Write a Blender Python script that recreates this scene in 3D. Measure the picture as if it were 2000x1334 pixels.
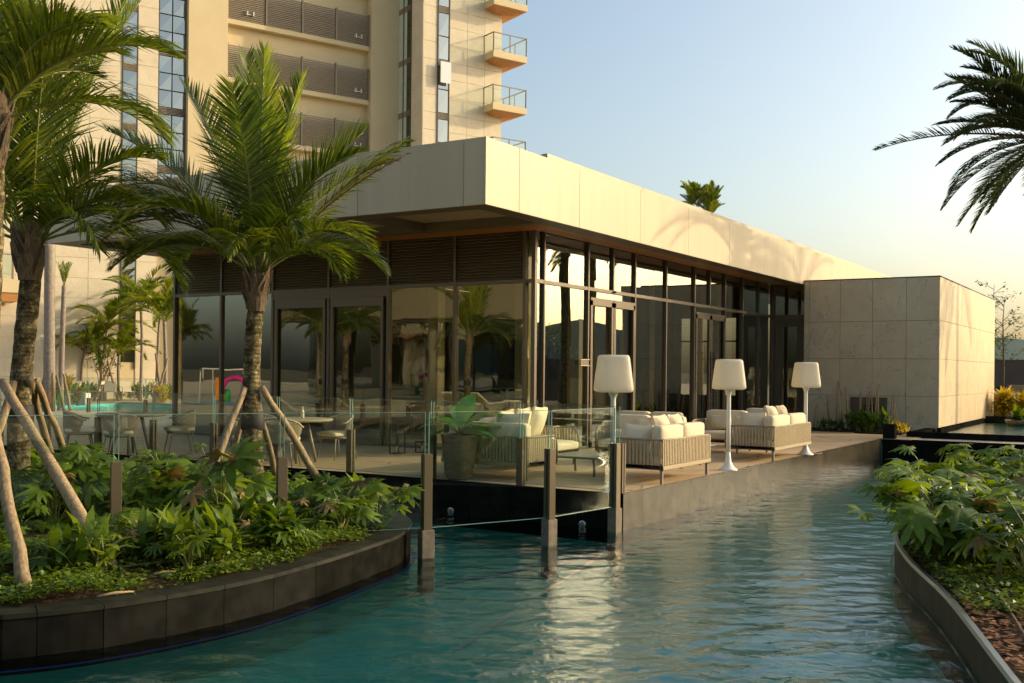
import bpy, math, random
import numpy as np
from mathutils import Vector, Matrix
PI = math.pi
for o in list(bpy.data.objects): bpy.data.objects.remove(o)
SC = bpy.context.scene
COL = SC.collection

# ------------------------------------------------------------------ camera
FPX = 2055.5; YAW = math.radians(32.053); ROLL = math.radians(.571); CY = 723.8
CS, SN = math.cos(YAW), math.sin(YAW)
cam = bpy.data.cameras.new('camera'); camo = bpy.data.objects.new('camera', cam); COL.objects.link(camo)
cam.sensor_width = 36; cam.lens = FPX / 2000 * 36; cam.clip_end = 6000; cam.clip_start = .1
cam.shift_y = 56.8 / 2000; cam.shift_x = .57 / 2000
camo.matrix_world = Matrix.Translation((0, 0, 1.6)) @ Matrix.Rotation(YAW, 4, 'Z') @ Matrix.Rotation(PI / 2, 4, 'X') @ Matrix.Rotation(ROLL, 4, 'Z')
SC.camera = camo

# ------------------------------------------------------------------ light
SUN_AZ = math.atan2(.694, .720)      # clockwise from +Y
SUN_EL = math.radians(20.6)
w = bpy.data.worlds.new('World'); SC.world = w; w.use_nodes = True
nt = w.node_tree; nt.nodes.clear()
sky = nt.nodes.new('ShaderNodeTexSky'); sky.sky_type = 'NISHITA'; sky.sun_disc = False
sky.sun_elevation = SUN_EL; sky.sun_rotation = SUN_AZ; sky.air_density = 1.0; sky.dust_density = 4.4; sky.ozone_density = 1.2
bg = nt.nodes.new('ShaderNodeBackground'); bg.inputs[1].default_value = .148
wo = nt.nodes.new('ShaderNodeOutputWorld')
tint = nt.nodes.new('ShaderNodeMixRGB'); tint.blend_type = 'MULTIPLY'; tint.inputs[0].default_value = 1; tint.inputs[2].default_value = (1.0, 1.0, .93, 1)
nt.links.new(sky.outputs[0], tint.inputs[1]); nt.links.new(tint.outputs[0], bg.inputs[0]); nt.links.new(bg.outputs[0], wo.inputs[0])
sl = bpy.data.lights.new('sun', 'SUN'); sl.energy = 2.08; sl.angle = math.radians(.55); sl.color = (1, .79, .50)
so = bpy.data.objects.new('sun', sl); COL.objects.link(so)
sd = Vector((math.sin(SUN_AZ) * math.cos(SUN_EL), math.cos(SUN_AZ) * math.cos(SUN_EL), math.sin(SUN_EL)))
so.rotation_euler = sd.to_track_quat('Z', 'Y').to_euler(); so.location = (30, 40, 30)
SC.view_settings.view_transform = 'Standard'; SC.view_settings.look = 'None'
SC.view_settings.exposure = 0.78; SC.view_settings.gamma = 1
SC.view_settings.use_curve_mapping = False
SC.render.engine = 'CYCLES'
SC.cycles.max_bounces = 10; SC.cycles.transparent_max_bounces = 24; SC.cycles.glossy_bounces = 5
SC.cycles.caustics_reflective = False; SC.cycles.caustics_refractive = False

# ------------------------------------------------------------------ helpers
def ray(px, py):
    dx, dy = px - 1000, py - 667; c, s = math.cos(ROLL), math.sin(ROLL)
    x = dx * c + dy * s; y = -dx * s + dy * c - (CY - 667)
    a, b = x / FPX, -y / FPX
    return (a * CS - SN, a * SN + CS, b)
def gz(px, py, z):
    r = ray(px, py); t = (z - 1.6) / r[2]; return Vector((r[0] * t, r[1] * t, z))
def oX(px, py, X):
    r = ray(px, py); t = X / r[0]; return Vector((X, r[1] * t, 1.6 + r[2] * t))
def oY(px, py, Y):
    r = ray(px, py); t = Y / r[1]; return Vector((r[0] * t, Y, 1.6 + r[2] * t))
def oT(px, py, t):
    r = ray(px, py); return Vector((r[0] * t, r[1] * t, 1.6 + r[2] * t))

class MB:
    def __init__(s): s.v = []; s.f = []
    def add(s, vs, fs, M=None):
        n = len(s.v)
        if M is not None: vs = [tuple(M @ Vector(p)) for p in vs]
        s.v += [tuple(p) for p in vs]; s.f += [tuple(i + n for i in f) for f in fs]
        return s
    def box(s, a, b, M=None):
        x0, y0, z0 = a; x1, y1, z1 = b
        s.add([(x0, y0, z0), (x1, y0, z0), (x1, y1, z0), (x0, y1, z0), (x0, y0, z1), (x1, y0, z1), (x1, y1, z1), (x0, y1, z1)],
              [(0, 3, 2, 1), (4, 5, 6, 7), (0, 1, 5, 4), (1, 2, 6, 5), (2, 3, 7, 6), (3, 0, 4, 7)], M); return s
    def cham(s, a, b, c=.004, M=None):           # box with chamfered edges
        x0, y0, z0 = a; x1, y1, z1 = b
        if x1 < x0: x0, x1 = x1, x0
        if y1 < y0: y0, y1 = y1, y0
        if z1 < z0: z0, z1 = z1, z0
        c = min(c, (x1 - x0) * .3, (y1 - y0) * .3, (z1 - z0) * .3)
        vs = []
        for ix, X, sx in ((0, x0, 1), (1, x1, -1)):
            for iy, Y, sy in ((0, y0, 1), (1, y1, -1)):
                for iz, Z, sz in ((0, z0, 1), (1, z1, -1)):
                    vs += [(X, Y + sy * c, Z + sz * c), (X + sx * c, Y, Z + sz * c), (X + sx * c, Y + sy * c, Z)]
        def q(ix, iy, iz, k): return (ix * 4 + iy * 2 + iz) * 3 + k
        fs = []
        for i in (0, 1):
            fx = [q(i, 0, 0, 0), q(i, 1, 0, 0), q(i, 1, 1, 0), q(i, 0, 1, 0)]
            fy = [q(0, i, 0, 1), q(0, i, 1, 1), q(1, i, 1, 1), q(1, i, 0, 1)]
            fz = [q(0, 0, i, 2), q(1, 0, i, 2), q(1, 1, i, 2), q(0, 1, i, 2)]
            if i == 0: fx.reverse(); fy.reverse(); fz.reverse()
            fs += [tuple(fx), tuple(fy), tuple(fz)]
        for i in (0, 1):
            for j in (0, 1):
                e = (q(i, j, 0, 0), q(i, j, 1, 0), q(i, j, 1, 1), q(i, j, 0, 1)); fs.append(e if (i == j) else e[::-1])
                e = (q(i, 0, j, 0), q(i, 0, j, 2), q(i, 1, j, 2), q(i, 1, j, 0)); fs.append(e if (i == j) else e[::-1])
                e = (q(0, i, j, 1), q(1, i, j, 1), q(1, i, j, 2), q(0, i, j, 2)); fs.append(e if (i == j) else e[::-1])
        for ix in (0, 1):
            for iy in (0, 1):
                for iz in (0, 1):
                    t = (q(ix, iy, iz, 0), q(ix, iy, iz, 1), q(ix, iy, iz, 2)); fs.append(t if (ix + iy + iz) % 2 == 0 else t[::-1])
        return s.add(vs, fs, M)
    def tube(s, pts, rad, n=8, cap=True, M=None):
        pts = [Vector(p) for p in pts]
        if not hasattr(rad, '__len__'): rad = [rad] * len(pts)
        vs = []; fs = []; up = None
        for i, p in enumerate(pts):
            d = (pts[min(i + 1, len(pts) - 1)] - pts[max(i - 1, 0)]).normalized()
            if up is None: up = Vector((0, 0, 1)) if abs(d.z) < .9 else Vector((1, 0, 0))
            a = d.cross(up)
            if a.length < 1e-5: a = d.orthogonal()
            a.normalize(); b = a.cross(d).normalized(); up = b
            for k in range(n):
                t = 2 * PI * k / n; vs.append(p + rad[i] * (math.cos(t) * a + math.sin(t) * b))
        for i in range(len(pts) - 1):
            for k in range(n):
                fs.append((i * n + k, i * n + (k + 1) % n, (i + 1) * n + (k + 1) % n, (i + 1) * n + k))
        if cap: fs += [tuple(range(n))[::-1], tuple((len(pts) - 1) * n + k for k in range(n))]
        return s.add(vs, fs, M)
    def lathe(s, prof, n=24, c=(0, 0, 0), sq=0, M=None):
        vs = []; fs = []
        for r, z in prof:
            for k in range(n):
                t = 2 * PI * k / n; e = 1.0
                if sq: e = 1 / (abs(math.cos(t)) ** sq + abs(math.sin(t)) ** sq) ** (1 / sq)
                vs.append((c[0] + r * e * math.cos(t), c[1] + r * e * math.sin(t), c[2] + z))
        for i in range(len(prof) - 1):
            for k in range(n): fs.append((i * n + k, i * n + (k + 1) % n, (i + 1) * n + (k + 1) % n, (i + 1) * n + k))
        fs += [tuple(range(n))[::-1], tuple((len(prof) - 1) * n + k for k in range(n))]
        return s.add(vs, fs, M)
    def cushion(s, c, size, r=.05, puff=.03, n=7, M=None, pinch=0):
        cx, cy, cz = c; sx, sy, sz = [d / 2 for d in size]; vs = []; fs = []; idx = {}
        def vert(u):
            k = tuple(round(q, 5) for q in u)
            if k in idx: return idx[k]
            p = [u[0] * sx, u[1] * sy, u[2] * sz]; inner = [sx - r, sy - r, sz - r]
            q = [max(-abs(h), min(abs(h), e)) for e, h in zip(p, inner)]
            d = Vector([a - b for a, b in zip(p, q)])
            if d.length > 1e-6: d = d.normalized() * r
            o = Vector(q) + d
            m = min(range(3), key=lambda i: size[i]); a, b = [i for i in range(3) if i != m]
            bulge = (1 - u[a] ** 2) * (1 - u[b] ** 2)
            o[m] += puff * bulge * (1 if u[m] > 0 else -1) * abs(u[m])
            if pinch:
                e = max(abs(u[a]), abs(u[b])); o[m] *= 1 - .8 * max(0, e) ** 4 * pinch
                o[a] *= 1 - pinch * .09 * (1 - u[b] ** 2); o[b] *= 1 - pinch * .09 * (1 - u[a] ** 2)
            idx[k] = len(vs); vs.append((cx + o.x, cy + o.y, cz + o.z)); return idx[k]
        L = [-1 + 2 * i / n for i in range(n + 1)]
        for ax in range(3):
            for sg in (-1, 1):
                for i in range(n):
                    for j in range(n):
                        q = []
                        for (a, b) in ((L[i], L[j]), (L[i + 1], L[j]), (L[i + 1], L[j + 1]), (L[i], L[j + 1])):
                            u = [0, 0, 0]; u[ax] = sg; u[(ax + 1) % 3] = a; u[(ax + 2) % 3] = b; q.append(vert(u))
                        fs.append(tuple(q) if sg > 0 else tuple(q[::-1]))
        return s.add(vs, fs, M)
    def mesh(s, name, mat, smooth=False):
        me = bpy.data.meshes.new(name); me.from_pydata(s.v, [], s.f); me.materials.append(mat)
        if smooth: me.polygons.foreach_set('use_smooth', [True] * len(me.polygons))
        me.update(); return me
    def build(s, name, mat, parent=None, smooth=False, world=True):
        o = bpy.data.objects.new(name, s.mesh(name, mat, smooth)); COL.objects.link(o)
        if parent is not None:
            o.parent = parent
            if world and parent.type == 'EMPTY' and parent.get('_w'): o.location = -Vector(parent['_w'])
        return o

def tag(o, label=None, cat=None, group=None, kind=None):
    if label: o['label'] = label
    if cat: o['category'] = cat
    if group: o['group'] = group
    if kind: o['kind'] = kind
    return o
def thing(name, label, cat, loc=(0, 0, 0), rz=0, group=None, world=False):
    o = bpy.data.objects.new(name, None); COL.objects.link(o); o.location = loc; o.rotation_euler = (0, 0, rz)
    o.empty_display_size = .1
    if world: o['_w'] = tuple(loc)
    return tag(o, label, cat, group)
def inst(me, name, parent=None, loc=(0, 0, 0), rot=None, scale=1):
    o = bpy.data.objects.new(name, me); COL.objects.link(o); o.location = loc
    if rot is not None: o.rotation_euler = rot
    if scale != 1: o.scale = (scale,) * 3
    if parent: o.parent = parent
    return o
def copy_tree(o, parent=None):
    c = o.copy(); COL.objects.link(c)
    if parent is not None: c.parent = parent
    for ch in list(o.children): copy_tree(ch, c)
    return c

# ------------------------------------------------------------------ materials
def mat(name, col, rough=.6, spec=.5, metal=0, col2=None, nscale=4, ndet=6, bump=0, bscale=30, bdist=.01, coat=0, trans=None, stretch=None, mixpos=(.35, .65), coords='Object'):
    m = bpy.data.materials.new(name); m.use_nodes = True; t = m.node_tree; N = t.nodes; L = t.links
    b = N['Principled BSDF']; b.inputs['Base Color'].default_value = (*col, 1); b.inputs['Roughness'].default_value = rough
    b.inputs['Specular IOR Level'].default_value = spec; b.inputs['Metallic'].default_value = metal
    if coat: b.inputs['Coat Weight'].default_value = coat; b.inputs['Coat Roughness'].default_value = .1
    tc = N.new('ShaderNodeTexCoord'); src = tc.outputs[coords]
    if stretch:
        mp = N.new('ShaderNodeMapping'); mp.inputs['Scale'].default_value = stretch; L.new(src, mp.inputs[0]); src = mp.outputs[0]
    if col2 is not None:
        no = N.new('ShaderNodeTexNoise'); no.inputs['Scale'].default_value = nscale; no.inputs['Detail'].default_value = ndet; L.new(src, no.inputs['Vector'])
        cr = N.new('ShaderNodeValToRGB'); cr.color_ramp.elements[0].position = mixpos[0]; cr.color_ramp.elements[1].position = mixpos[1]
        cr.color_ramp.elements[0].color = (*col, 1); cr.color_ramp.elements[1].color = (*col2, 1)
        L.new(no.outputs[0], cr.inputs[0]); L.new(cr.outputs[0], b.inputs['Base Color'])
    if bump:
        n2 = N.new('ShaderNodeTexNoise'); n2.inputs['Scale'].default_value = bscale; n2.inputs['Detail'].default_value = 5; L.new(src, n2.inputs['Vector'])
        bp = N.new('ShaderNodeBump'); bp.inputs['Strength'].default_value = bump; bp.inputs['Distance'].default_value = bdist
        L.new(n2.outputs[0], bp.inputs['Height']); L.new(bp.outputs[0], b.inputs['Normal'])
    return m
def vary(m, amount=.12, hue=0):                     # every object / piece its own shade
    t = m.node_tree; N = t.nodes; L = t.links; b = N['Principled BSDF']; inp = b.inputs['Base Color']
    oi = N.new('ShaderNodeObjectInfo'); hs = N.new('ShaderNodeHueSaturation')
    mr = N.new('ShaderNodeMapRange'); mr.inputs[3].default_value = 1 - amount; mr.inputs[4].default_value = 1 + amount
    L.new(oi.outputs['Random'], mr.inputs[0]); L.new(mr.outputs[0], hs.inputs['Value'])
    if inp.is_linked: L.new(inp.links[0].from_socket, hs.inputs['Color'])
    else: hs.inputs['Color'].default_value = inp.default_value
    L.new(hs.outputs[0], inp); return m
def leafmat(name, dark, light, tr, rough=.4, spec=.5, tw=.4, bias=(.2, .9)):
    m = bpy.data.materials.new(name); m.use_nodes = True; t = m.node_tree; N = t.nodes; L = t.links
    b = N['Principled BSDF']; out = N['Material Output']
    g = N.new('ShaderNodeNewGeometry'); oi = N.new('ShaderNodeObjectInfo')
    ma = N.new('ShaderNodeMath'); ma.operation = 'MULTIPLY_ADD'; ma.inputs[1].default_value = .55
    mb = N.new('ShaderNodeMath'); mb.operation = 'MULTIPLY'; mb.inputs[1].default_value = .45
    L.new(oi.outputs['Random'], mb.inputs[0]); L.new(g.outputs['Random Per Island'], ma.inputs[0]); L.new(mb.outputs[0], ma.inputs[2])
    cr = N.new('ShaderNodeValToRGB'); cr.color_ramp.elements[0].color = (*dark, 1); cr.color_ramp.elements[1].color = (*light, 1)
    cr.color_ramp.elements[0].position = bias[0]; cr.color_ramp.elements[1].position = bias[1]
    L.new(ma.outputs[0], cr.inputs[0])
    tc = N.new('ShaderNodeTexCoord'); no = N.new('ShaderNodeTexNoise'); no.inputs['Scale'].default_value = 9; L.new(tc.outputs['Object'], no.inputs['Vector'])
    hs = N.new('ShaderNodeHueSaturation'); mr = N.new('ShaderNodeMapRange'); mr.inputs[3].default_value = .7; mr.inputs[4].default_value = 1.3
    L.new(no.outputs[0], mr.inputs[0]); L.new(mr.outputs[0], hs.inputs['Value']); L.new(cr.outputs[0], hs.inputs['Color'])
    L.new(hs.outputs[0], b.inputs['Base Color']); b.inputs['Roughness'].default_value = rough; b.inputs['Specular IOR Level'].default_value = spec
    tn = N.new('ShaderNodeBsdfTranslucent'); mx = N.new('ShaderNodeMixRGB'); mx.blend_type = 'MULTIPLY'; mx.inputs[0].default_value = 1
    mx.inputs[2].default_value = (*tr, 1); L.new(hs.outputs[0], mx.inputs[1]); L.new(mx.outputs[0], tn.inputs[0])
    ms = N.new('ShaderNodeMixShader'); ms.inputs[0].default_value = tw
    L.new(b.outputs[0], ms.inputs[1]); L.new(tn.outputs[0], ms.inputs[2]); L.new(ms.outputs[0], out.inputs[0]); return m
def glassmat(name, tint, ior=1.5, rough=0.0, boost=0.0, warp=0):
    m = bpy.data.materials.new(name); m.use_nodes = True; t = m.node_tree; N = t.nodes; L = t.links; N.clear()
    out = N.new('ShaderNodeOutputMaterial'); tr = N.new('ShaderNodeBsdfTransparent'); tr.inputs[0].default_value = (*tint, 1)
    gl = N.new('ShaderNodeBsdfGlossy'); gl.inputs['Roughness'].default_value = rough; gl.inputs[0].default_value = (.93, .96, .9, 1)
    fr = N.new('ShaderNodeFresnel'); gg = N.new('ShaderNodeNewGeometry'); im = N.new('ShaderNodeMapRange')
    im.inputs[3].default_value = ior; im.inputs[4].default_value = 1 / ior; L.new(gg.outputs['Backfacing'], im.inputs[0]); L.new(im.outputs[0], fr.inputs[0])
    ad = N.new('ShaderNodeMath'); ad.operation = 'ADD'; ad.use_clamp = True; ad.inputs[1].default_value = boost; L.new(fr.outputs[0], ad.inputs[0])
    mx = N.new('ShaderNodeMixShader')
    if warp:
        wn = N.new('ShaderNodeTexNoise'); wn.inputs['Scale'].default_value = .9; wn.inputs['Detail'].default_value = 1; L.new(gg.outputs['Position'], wn.inputs['Vector'])
        wb = N.new('ShaderNodeBump'); wb.inputs['Distance'].default_value = warp; wb.inputs['Strength'].default_value = 1; L.new(wn.outputs[0], wb.inputs['Height']); L.new(wb.outputs[0], gl.inputs['Normal'])
    L.new(ad.outputs[0], mx.inputs[0]); L.new(tr.outputs[0], mx.inputs[1]); L.new(gl.outputs[0], mx.inputs[2])
    L.new(mx.outputs[0], out.inputs[0]); return m

def stone_mat(name, c1, c2, vein=(.3, .27, .22), rough=.55, streak=True):
    m = bpy.data.materials.new(name); m.use_nodes = True; t = m.node_tree; N = t.nodes; L = t.links; b = N['Principled BSDF']
    g = N.new('ShaderNodeNewGeometry'); oi = N.new('ShaderNodeObjectInfo')
    off = N.new('ShaderNodeVectorMath'); off.operation = 'SCALE'; off.inputs['Scale'].default_value = 9
    cb = N.new('ShaderNodeCombineXYZ'); 
    for i in range(3): L.new(oi.outputs['Random'], cb.inputs[i])
    L.new(cb.outputs[0], off.inputs[0]); ad = N.new('ShaderNodeVectorMath'); ad.operation = 'ADD'
    L.new(g.outputs['Position'], ad.inputs[0]); L.new(off.outputs[0], ad.inputs[1])
    n1 = N.new('ShaderNodeTexNoise'); n1.inputs['Scale'].default_value = 1.3; n1.inputs['Detail'].default_value = 8; n1.inputs['Roughness'].default_value = .6; L.new(ad.outputs[0], n1.inputs['Vector'])
    cr = N.new('ShaderNodeValToRGB'); cr.color_ramp.elements[0].color = (*c1, 1); cr.color_ramp.elements[1].color = (*c2, 1); cr.color_ramp.elements[0].position = .35; cr.color_ramp.elements[1].position = .68
    L.new(n1.outputs[0], cr.inputs[0])
    n2 = N.new('ShaderNodeTexNoise'); n2.inputs['Scale'].default_value = .9; n2.inputs['Detail'].default_value = 5; n2.inputs['Distortion'].default_value = 1.3; L.new(ad.outputs[0], n2.inputs['Vector'])
    v = N.new('ShaderNodeValToRGB'); v.color_ramp.elements[0].position = .493; v.color_ramp.elements[0].color = (0, 0, 0, 1)
    e = v.color_ramp.elements[1]; e.position = .507; e.color = (0, 0, 0, 1); k = v.color_ramp.elements.new(.5); k.color = (.75, .75, .75, 1)
    L.new(n2.outputs[0], v.inputs[0])
    mx = N.new('ShaderNodeMixRGB'); mx.inputs[2].default_value = (*vein, 1); L.new(v.outputs[0], mx.inputs[0]); L.new(cr.outputs[0], mx.inputs[1])
    n3 = N.new('ShaderNodeTexNoise'); n3.inputs['Scale'].default_value = 55; n3.inputs['Detail'].default_value = 3; L.new(g.outputs['Position'], n3.inputs['Vector'])
    m3 = N.new('ShaderNodeMapRange'); m3.inputs[1].default_value = .3; m3.inputs[2].default_value = .7; m3.inputs[3].default_value = .88; m3.inputs[4].default_value = 1.06; L.new(n3.outputs[0], m3.inputs[0])
    hs = N.new('ShaderNodeHueSaturation'); L.new(m3.outputs[0], hs.inputs['Value']); L.new(mx.outputs[0], hs.inputs['Color']); L.new(hs.outputs[0], b.inputs['Base Color'])
    b.inputs['Roughness'].default_value = rough; b.inputs['Specular IOR Level'].default_value = .35
    return m

def bark_mat(name, c1, c2, c3, ring=26):
    m = bpy.data.materials.new(name); m.use_nodes = True; t = m.node_tree; N = t.nodes; L = t.links; b = N['Principled BSDF']
    g = N.new('ShaderNodeTexCoord'); P = g.outputs['Object']
    n1 = N.new('ShaderNodeTexNoise'); n1.inputs['Scale'].default_value = 11; n1.inputs['Detail'].default_value = 9; n1.inputs['Roughness'].default_value = .75; L.new(P, n1.inputs['Vector'])
    cr = N.new('ShaderNodeValToRGB'); cr.color_ramp.elements[0].color = (*c1, 1); cr.color_ramp.elements[0].position = .38
    cr.color_ramp.elements[1].color = (*c3, 1); cr.color_ramp.elements[1].position = .66; e = cr.color_ramp.elements.new(.52); e.color = (*c2, 1)
    L.new(n1.outputs[0], cr.inputs[0]); L.new(cr.outputs[0], b.inputs['Base Color'])
    wv = N.new('ShaderNodeTexWave'); wv.bands_direction = 'Z'; wv.inputs['Scale'].default_value = ring / 6.28; wv.inputs['Distortion'].default_value = 3.5; wv.inputs['Detail'].default_value = 3; L.new(P, wv.inputs['Vector'])
    sm = N.new('ShaderNodeMath'); sm.operation = 'MULTIPLY_ADD'; sm.inputs[1].default_value = .30; L.new(wv.outputs['Fac'], sm.inputs[0]); L.new(n1.outputs[0], sm.inputs[2])
    bp = N.new('ShaderNodeBump'); bp.inputs['Strength'].default_value = .9; bp.inputs['Distance'].default_value = .025; L.new(sm.outputs[0], bp.inputs['Height']); L.new(bp.outputs[0], b.inputs['Normal'])
    b.inputs['Roughness'].default_value = .9; b.inputs['Specular IOR Level'].default_value = .15; return m

def water_mat(name, tint, bump1=.35):
    m = bpy.data.materials.new(name); m.use_nodes = True; t = m.node_tree; N = t.nodes; L = t.links; N.clear()
    out = N.new('ShaderNodeOutputMaterial'); tr = N.new('ShaderNodeBsdfTransparent'); tr.inputs[0].default_value = (*tint, 1)
    gl = N.new('ShaderNodeBsdfGlossy'); gl.inputs['Roughness'].default_value = .03; gl.inputs[0].default_value = (1, 1, 1, 1)
    g = N.new('ShaderNodeNewGeometry')
    n1 = N.new('ShaderNodeTexNoise'); n1.inputs['Scale'].default_value = 8.5; n1.inputs['Detail'].default_value = 4; n1.inputs['Distortion'].default_value = .6; L.new(g.outputs['Position'], n1.inputs['Vector'])
    n2 = N.new('ShaderNodeTexNoise'); n2.inputs['Scale'].default_value = 15; n2.inputs['Detail'].default_value = 2; L.new(g.outputs['Position'], n2.inputs['Vector'])
    b1 = N.new('ShaderNodeBump'); b1.inputs['Strength'].default_value = bump1; b1.inputs['Distance'].default_value = .028; L.new(n1.outputs[0], b1.inputs['Height'])
    b2 = N.new('ShaderNodeBump'); b2.inputs['Strength'].default_value = bump1 * .6; b2.inputs['Distance'].default_value = .006; L.new(n2.outputs[0], b2.inputs['Height']); L.new(b1.outputs[0], b2.inputs['Normal'])
    fr = N.new('ShaderNodeFresnel'); fr.inputs[0].default_value = 1.42
    L.new(b2.outputs[0], fr.inputs['Normal']); L.new(b2.outputs[0], gl.inputs['Normal'])
    mx = N.new('ShaderNodeMixShader'); L.new(fr.outputs[0], mx.inputs[0]); L.new(tr.outputs[0], mx.inputs[1]); L.new(gl.outputs[0], mx.inputs[2])
    L.new(mx.outputs[0], out.inputs[0]); return m

M = {}
M['fascia'] = vary(mat('cream metal cladding', (.475, .375, .235), .42, .3, col2=(.52, .415, .265), nscale=1.6, bump=.06, bscale=2.5, bdist=.01, stretch=(2.2, 2.2, .12), mixpos=(.3, .6)), .02)
M['fascia_back'] = mat('dark joint backing', (.12, .11, .09), .8)
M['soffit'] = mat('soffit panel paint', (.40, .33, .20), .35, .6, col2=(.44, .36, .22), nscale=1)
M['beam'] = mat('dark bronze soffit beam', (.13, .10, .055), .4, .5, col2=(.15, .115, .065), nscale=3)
M['wood'] = vary(mat('orange timber lining', (.42, .17, .045), .45, .4, col2=(.52, .24, .07), nscale=3, stretch=(.4, 8, 8)), .1)
M['bronze'] = mat('bronze anodised frame', (.11, .085, .06), .35, .6, metal=.35)
M['louvre'] = mat('bronze louvre slat', (.23, .185, .115), .5, .5)
M['dark'] = mat('dark void', (.015, .014, .012), .8)
M['glass'] = glassmat('facade glass', (.55, .55, .44), 1.6, .0, .17, warp=.0016)
M['tglass'] = glassmat('tower glass', (.25, .30, .30), 1.6, .0, .34, warp=.004)
M['fglass'] = glassmat('fence glass', (.86, .93, .90), 1.5, .0, .015)
M['gedge'] = mat('glass edge', (.16, .30, .25), .12, .8)
M['stone'] = stone_mat('veined stone panel', (.58, .45, .27), (.68, .54, .35), rough=.42)
M['stone_joint'] = mat('dark joint core', (.06, .055, .045), .9)  # dark core seen in the gaps between stone panels
M['tower'] = stone_mat('tower stone cladding', (.70, .60, .42), (.78, .67, .48), vein=(.58, .49, .35), rough=.7)
M['tower2'] = vary(mat('tower render', (.66, .53, .31), .75, .3, col2=(.71, .575, .34), nscale=.6), .04)
M['tile_small'] = mat('mosaic cladding', (.66, .56, .37), .6, .4, col2=(.72, .62, .42), nscale=2)
M['slat'] = mat('grey brown balcony slat', (.25, .20, .135), .5, .5)
M['planks'] = vary(mat('teak toned deck board', (.42, .30, .165), .5, .4, col2=(.54, .40, .235), nscale=2.2, stretch=(1, 9, 9), bump=.2, bscale=25, bdist=.003), .1)
M['paving'] = mat('pale paving', (.42, .35, .25), .7, .3, col2=(.50, .43, .32), nscale=1.5)
M['bounce_pave'] = mat('warm light bounce paving', (.50, .40, .24), .75, .2, col2=(.60, .49, .31), nscale=.8)  # colour chosen to bounce warm light onto the shaded fascia
M['wetstone_sunlit'] = vary(mat('wet granite tile sunlit tone', (.050, .042, .028), .16, .3, col2=(.085, .07, .047), nscale=3.5, bump=.08, bscale=14, bdist=.004), .12)  # wet granite, with the sunlit tone of this wall mixed into the colour
M['black'] = vary(mat('shade toned black granite tile', (.010, .0098, .008), .12, .0, col2=(.018, .017, .014), nscale=5, bump=.04, bscale=60, bdist=.002), .25)  # same granite, pushed darker than its own tone to carry the walls' shade
M['cope'] = vary(mat('dark granite coping', (.016, .016, .012), .5, .1, col2=(.030, .029, .021), nscale=7, bump=.15, bscale=60, bdist=.003), .2)
M['bedtile'] = vary(mat('brown grey pool tile', (.035, .028, .014), .5, .06, col2=(.06, .048, .026), nscale=5), .2)
M['floor'] = mat('pool floor tile', (.09, .60, .52), .5, .3, col2=(.13, .70, .60), nscale=2.5)
M['blue'] = mat('blue lane tile', (.03, .14, .62), .4)
M['whiteline'] = mat('white lane tile', (.6, .66, .6), .4)
M['water'] = water_mat('pool water', (.48, .84, .76), .38)
M['soil'] = mat('dark soil', (.03, .02, .012), .95, .1, col2=(.06, .035, .018), nscale=12, bump=.6, bscale=30, bdist=.03)
M['mulch'] = vary(mat('bark mulch', (.12, .055, .025), .9, .15, col2=(.24, .115, .055), nscale=20), .3)
M['ground'] = mat('ground earth', (.10, .09, .05), .95, .1, col2=(.15, .13, .08), nscale=.2)
M['post'] = mat('warm grey fence post', (.14, .105, .06), .35, .5, metal=.3)
M['sleeve'] = mat('cement post sleeve', (.15, .12, .08), .6, .3, col2=(.21, .17, .115), nscale=14)
M['white'] = mat('white polyethylene', (.78, .75, .66), .35, .4)
M['shade'] = mat('translucent white lamp shade', (.80, .76, .64), .4, .4)
_t = M['shade'].node_tree; _tn = _t.nodes.new('ShaderNodeBsdfTranslucent'); _tn.inputs[0].default_value = (.85, .78, .62, 1); _mx = _t.nodes.new('ShaderNodeMixShader'); _mx.inputs[0].default_value = .5
_t.links.new(_t.nodes['Principled BSDF'].outputs[0], _mx.inputs[1]); _t.links.new(_tn.outputs[0], _mx.inputs[2]); _t.links.new(_mx.outputs[0], _t.nodes['Material Output'].inputs[0])
M['cream'] = mat('cream fabric', (.64, .54, .36), .9, .1, col2=(.69, .585, .40), nscale=30, bump=.25, bscale=120, bdist=.004)
M['rope'] = mat('sand rope', (.37, .29, .18), .85, .15, col2=(.46, .37, .235), nscale=40, bump=.4, bscale=200, bdist=.003)
M['frame'] = mat('taupe furniture frame', (.24, .195, .135), .45, .4)
M['pot'] = mat('ribbed dark pot', (.14, .10, .055), .75, .2, col2=(.23, .17, .10), nscale=6, stretch=(1, 1, 14), bump=.8, bscale=9, bdist=.012)
M['table'] = mat('stone grey table top', (.15, .14, .115), .35, .5, col2=(.19, .175, .145), nscale=8)
M['steel'] = mat('brushed steel', (.5, .48, .44), .3, .5, metal=.9)
M['stake'] = vary(mat('debarked timber pole', (.20, .135, .07), .8, .2, col2=(.36, .27, .165), nscale=5, stretch=(9, 9, 1), bump=.4, bscale=18, bdist=.006), .2)
M['bamboo'] = vary(mat('bamboo cane', (.33, .20, .08), .5, .4, col2=(.42, .28, .13), nscale=9), .25)
M['bark'] = bark_mat('mossy palm bark', (.020, .017, .010), (.12, .095, .045), (.40, .33, .19), 40)
M['smoothbark'] = bark_mat('smooth ringed palm bark', (.22, .18, .14), (.30, .25, .20), (.36, .31, .26), 50)
M['sheath'] = mat('fibrous leaf base', (.11, .075, .045), .9, .1, col2=(.24, .18, .115), nscale=9, stretch=(6, 6, 1), bump=.7, bscale=25, bdist=.01)
M['strap'] = mat('black tree strap', (.012, .012, .012), .7)
M['frond'] = leafmat('palm leaflet', (.030, .060, .008), (.23, .24, .028), (1.7, 1.9, .5), .42, .4, .36, (.2, 1.0))
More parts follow.
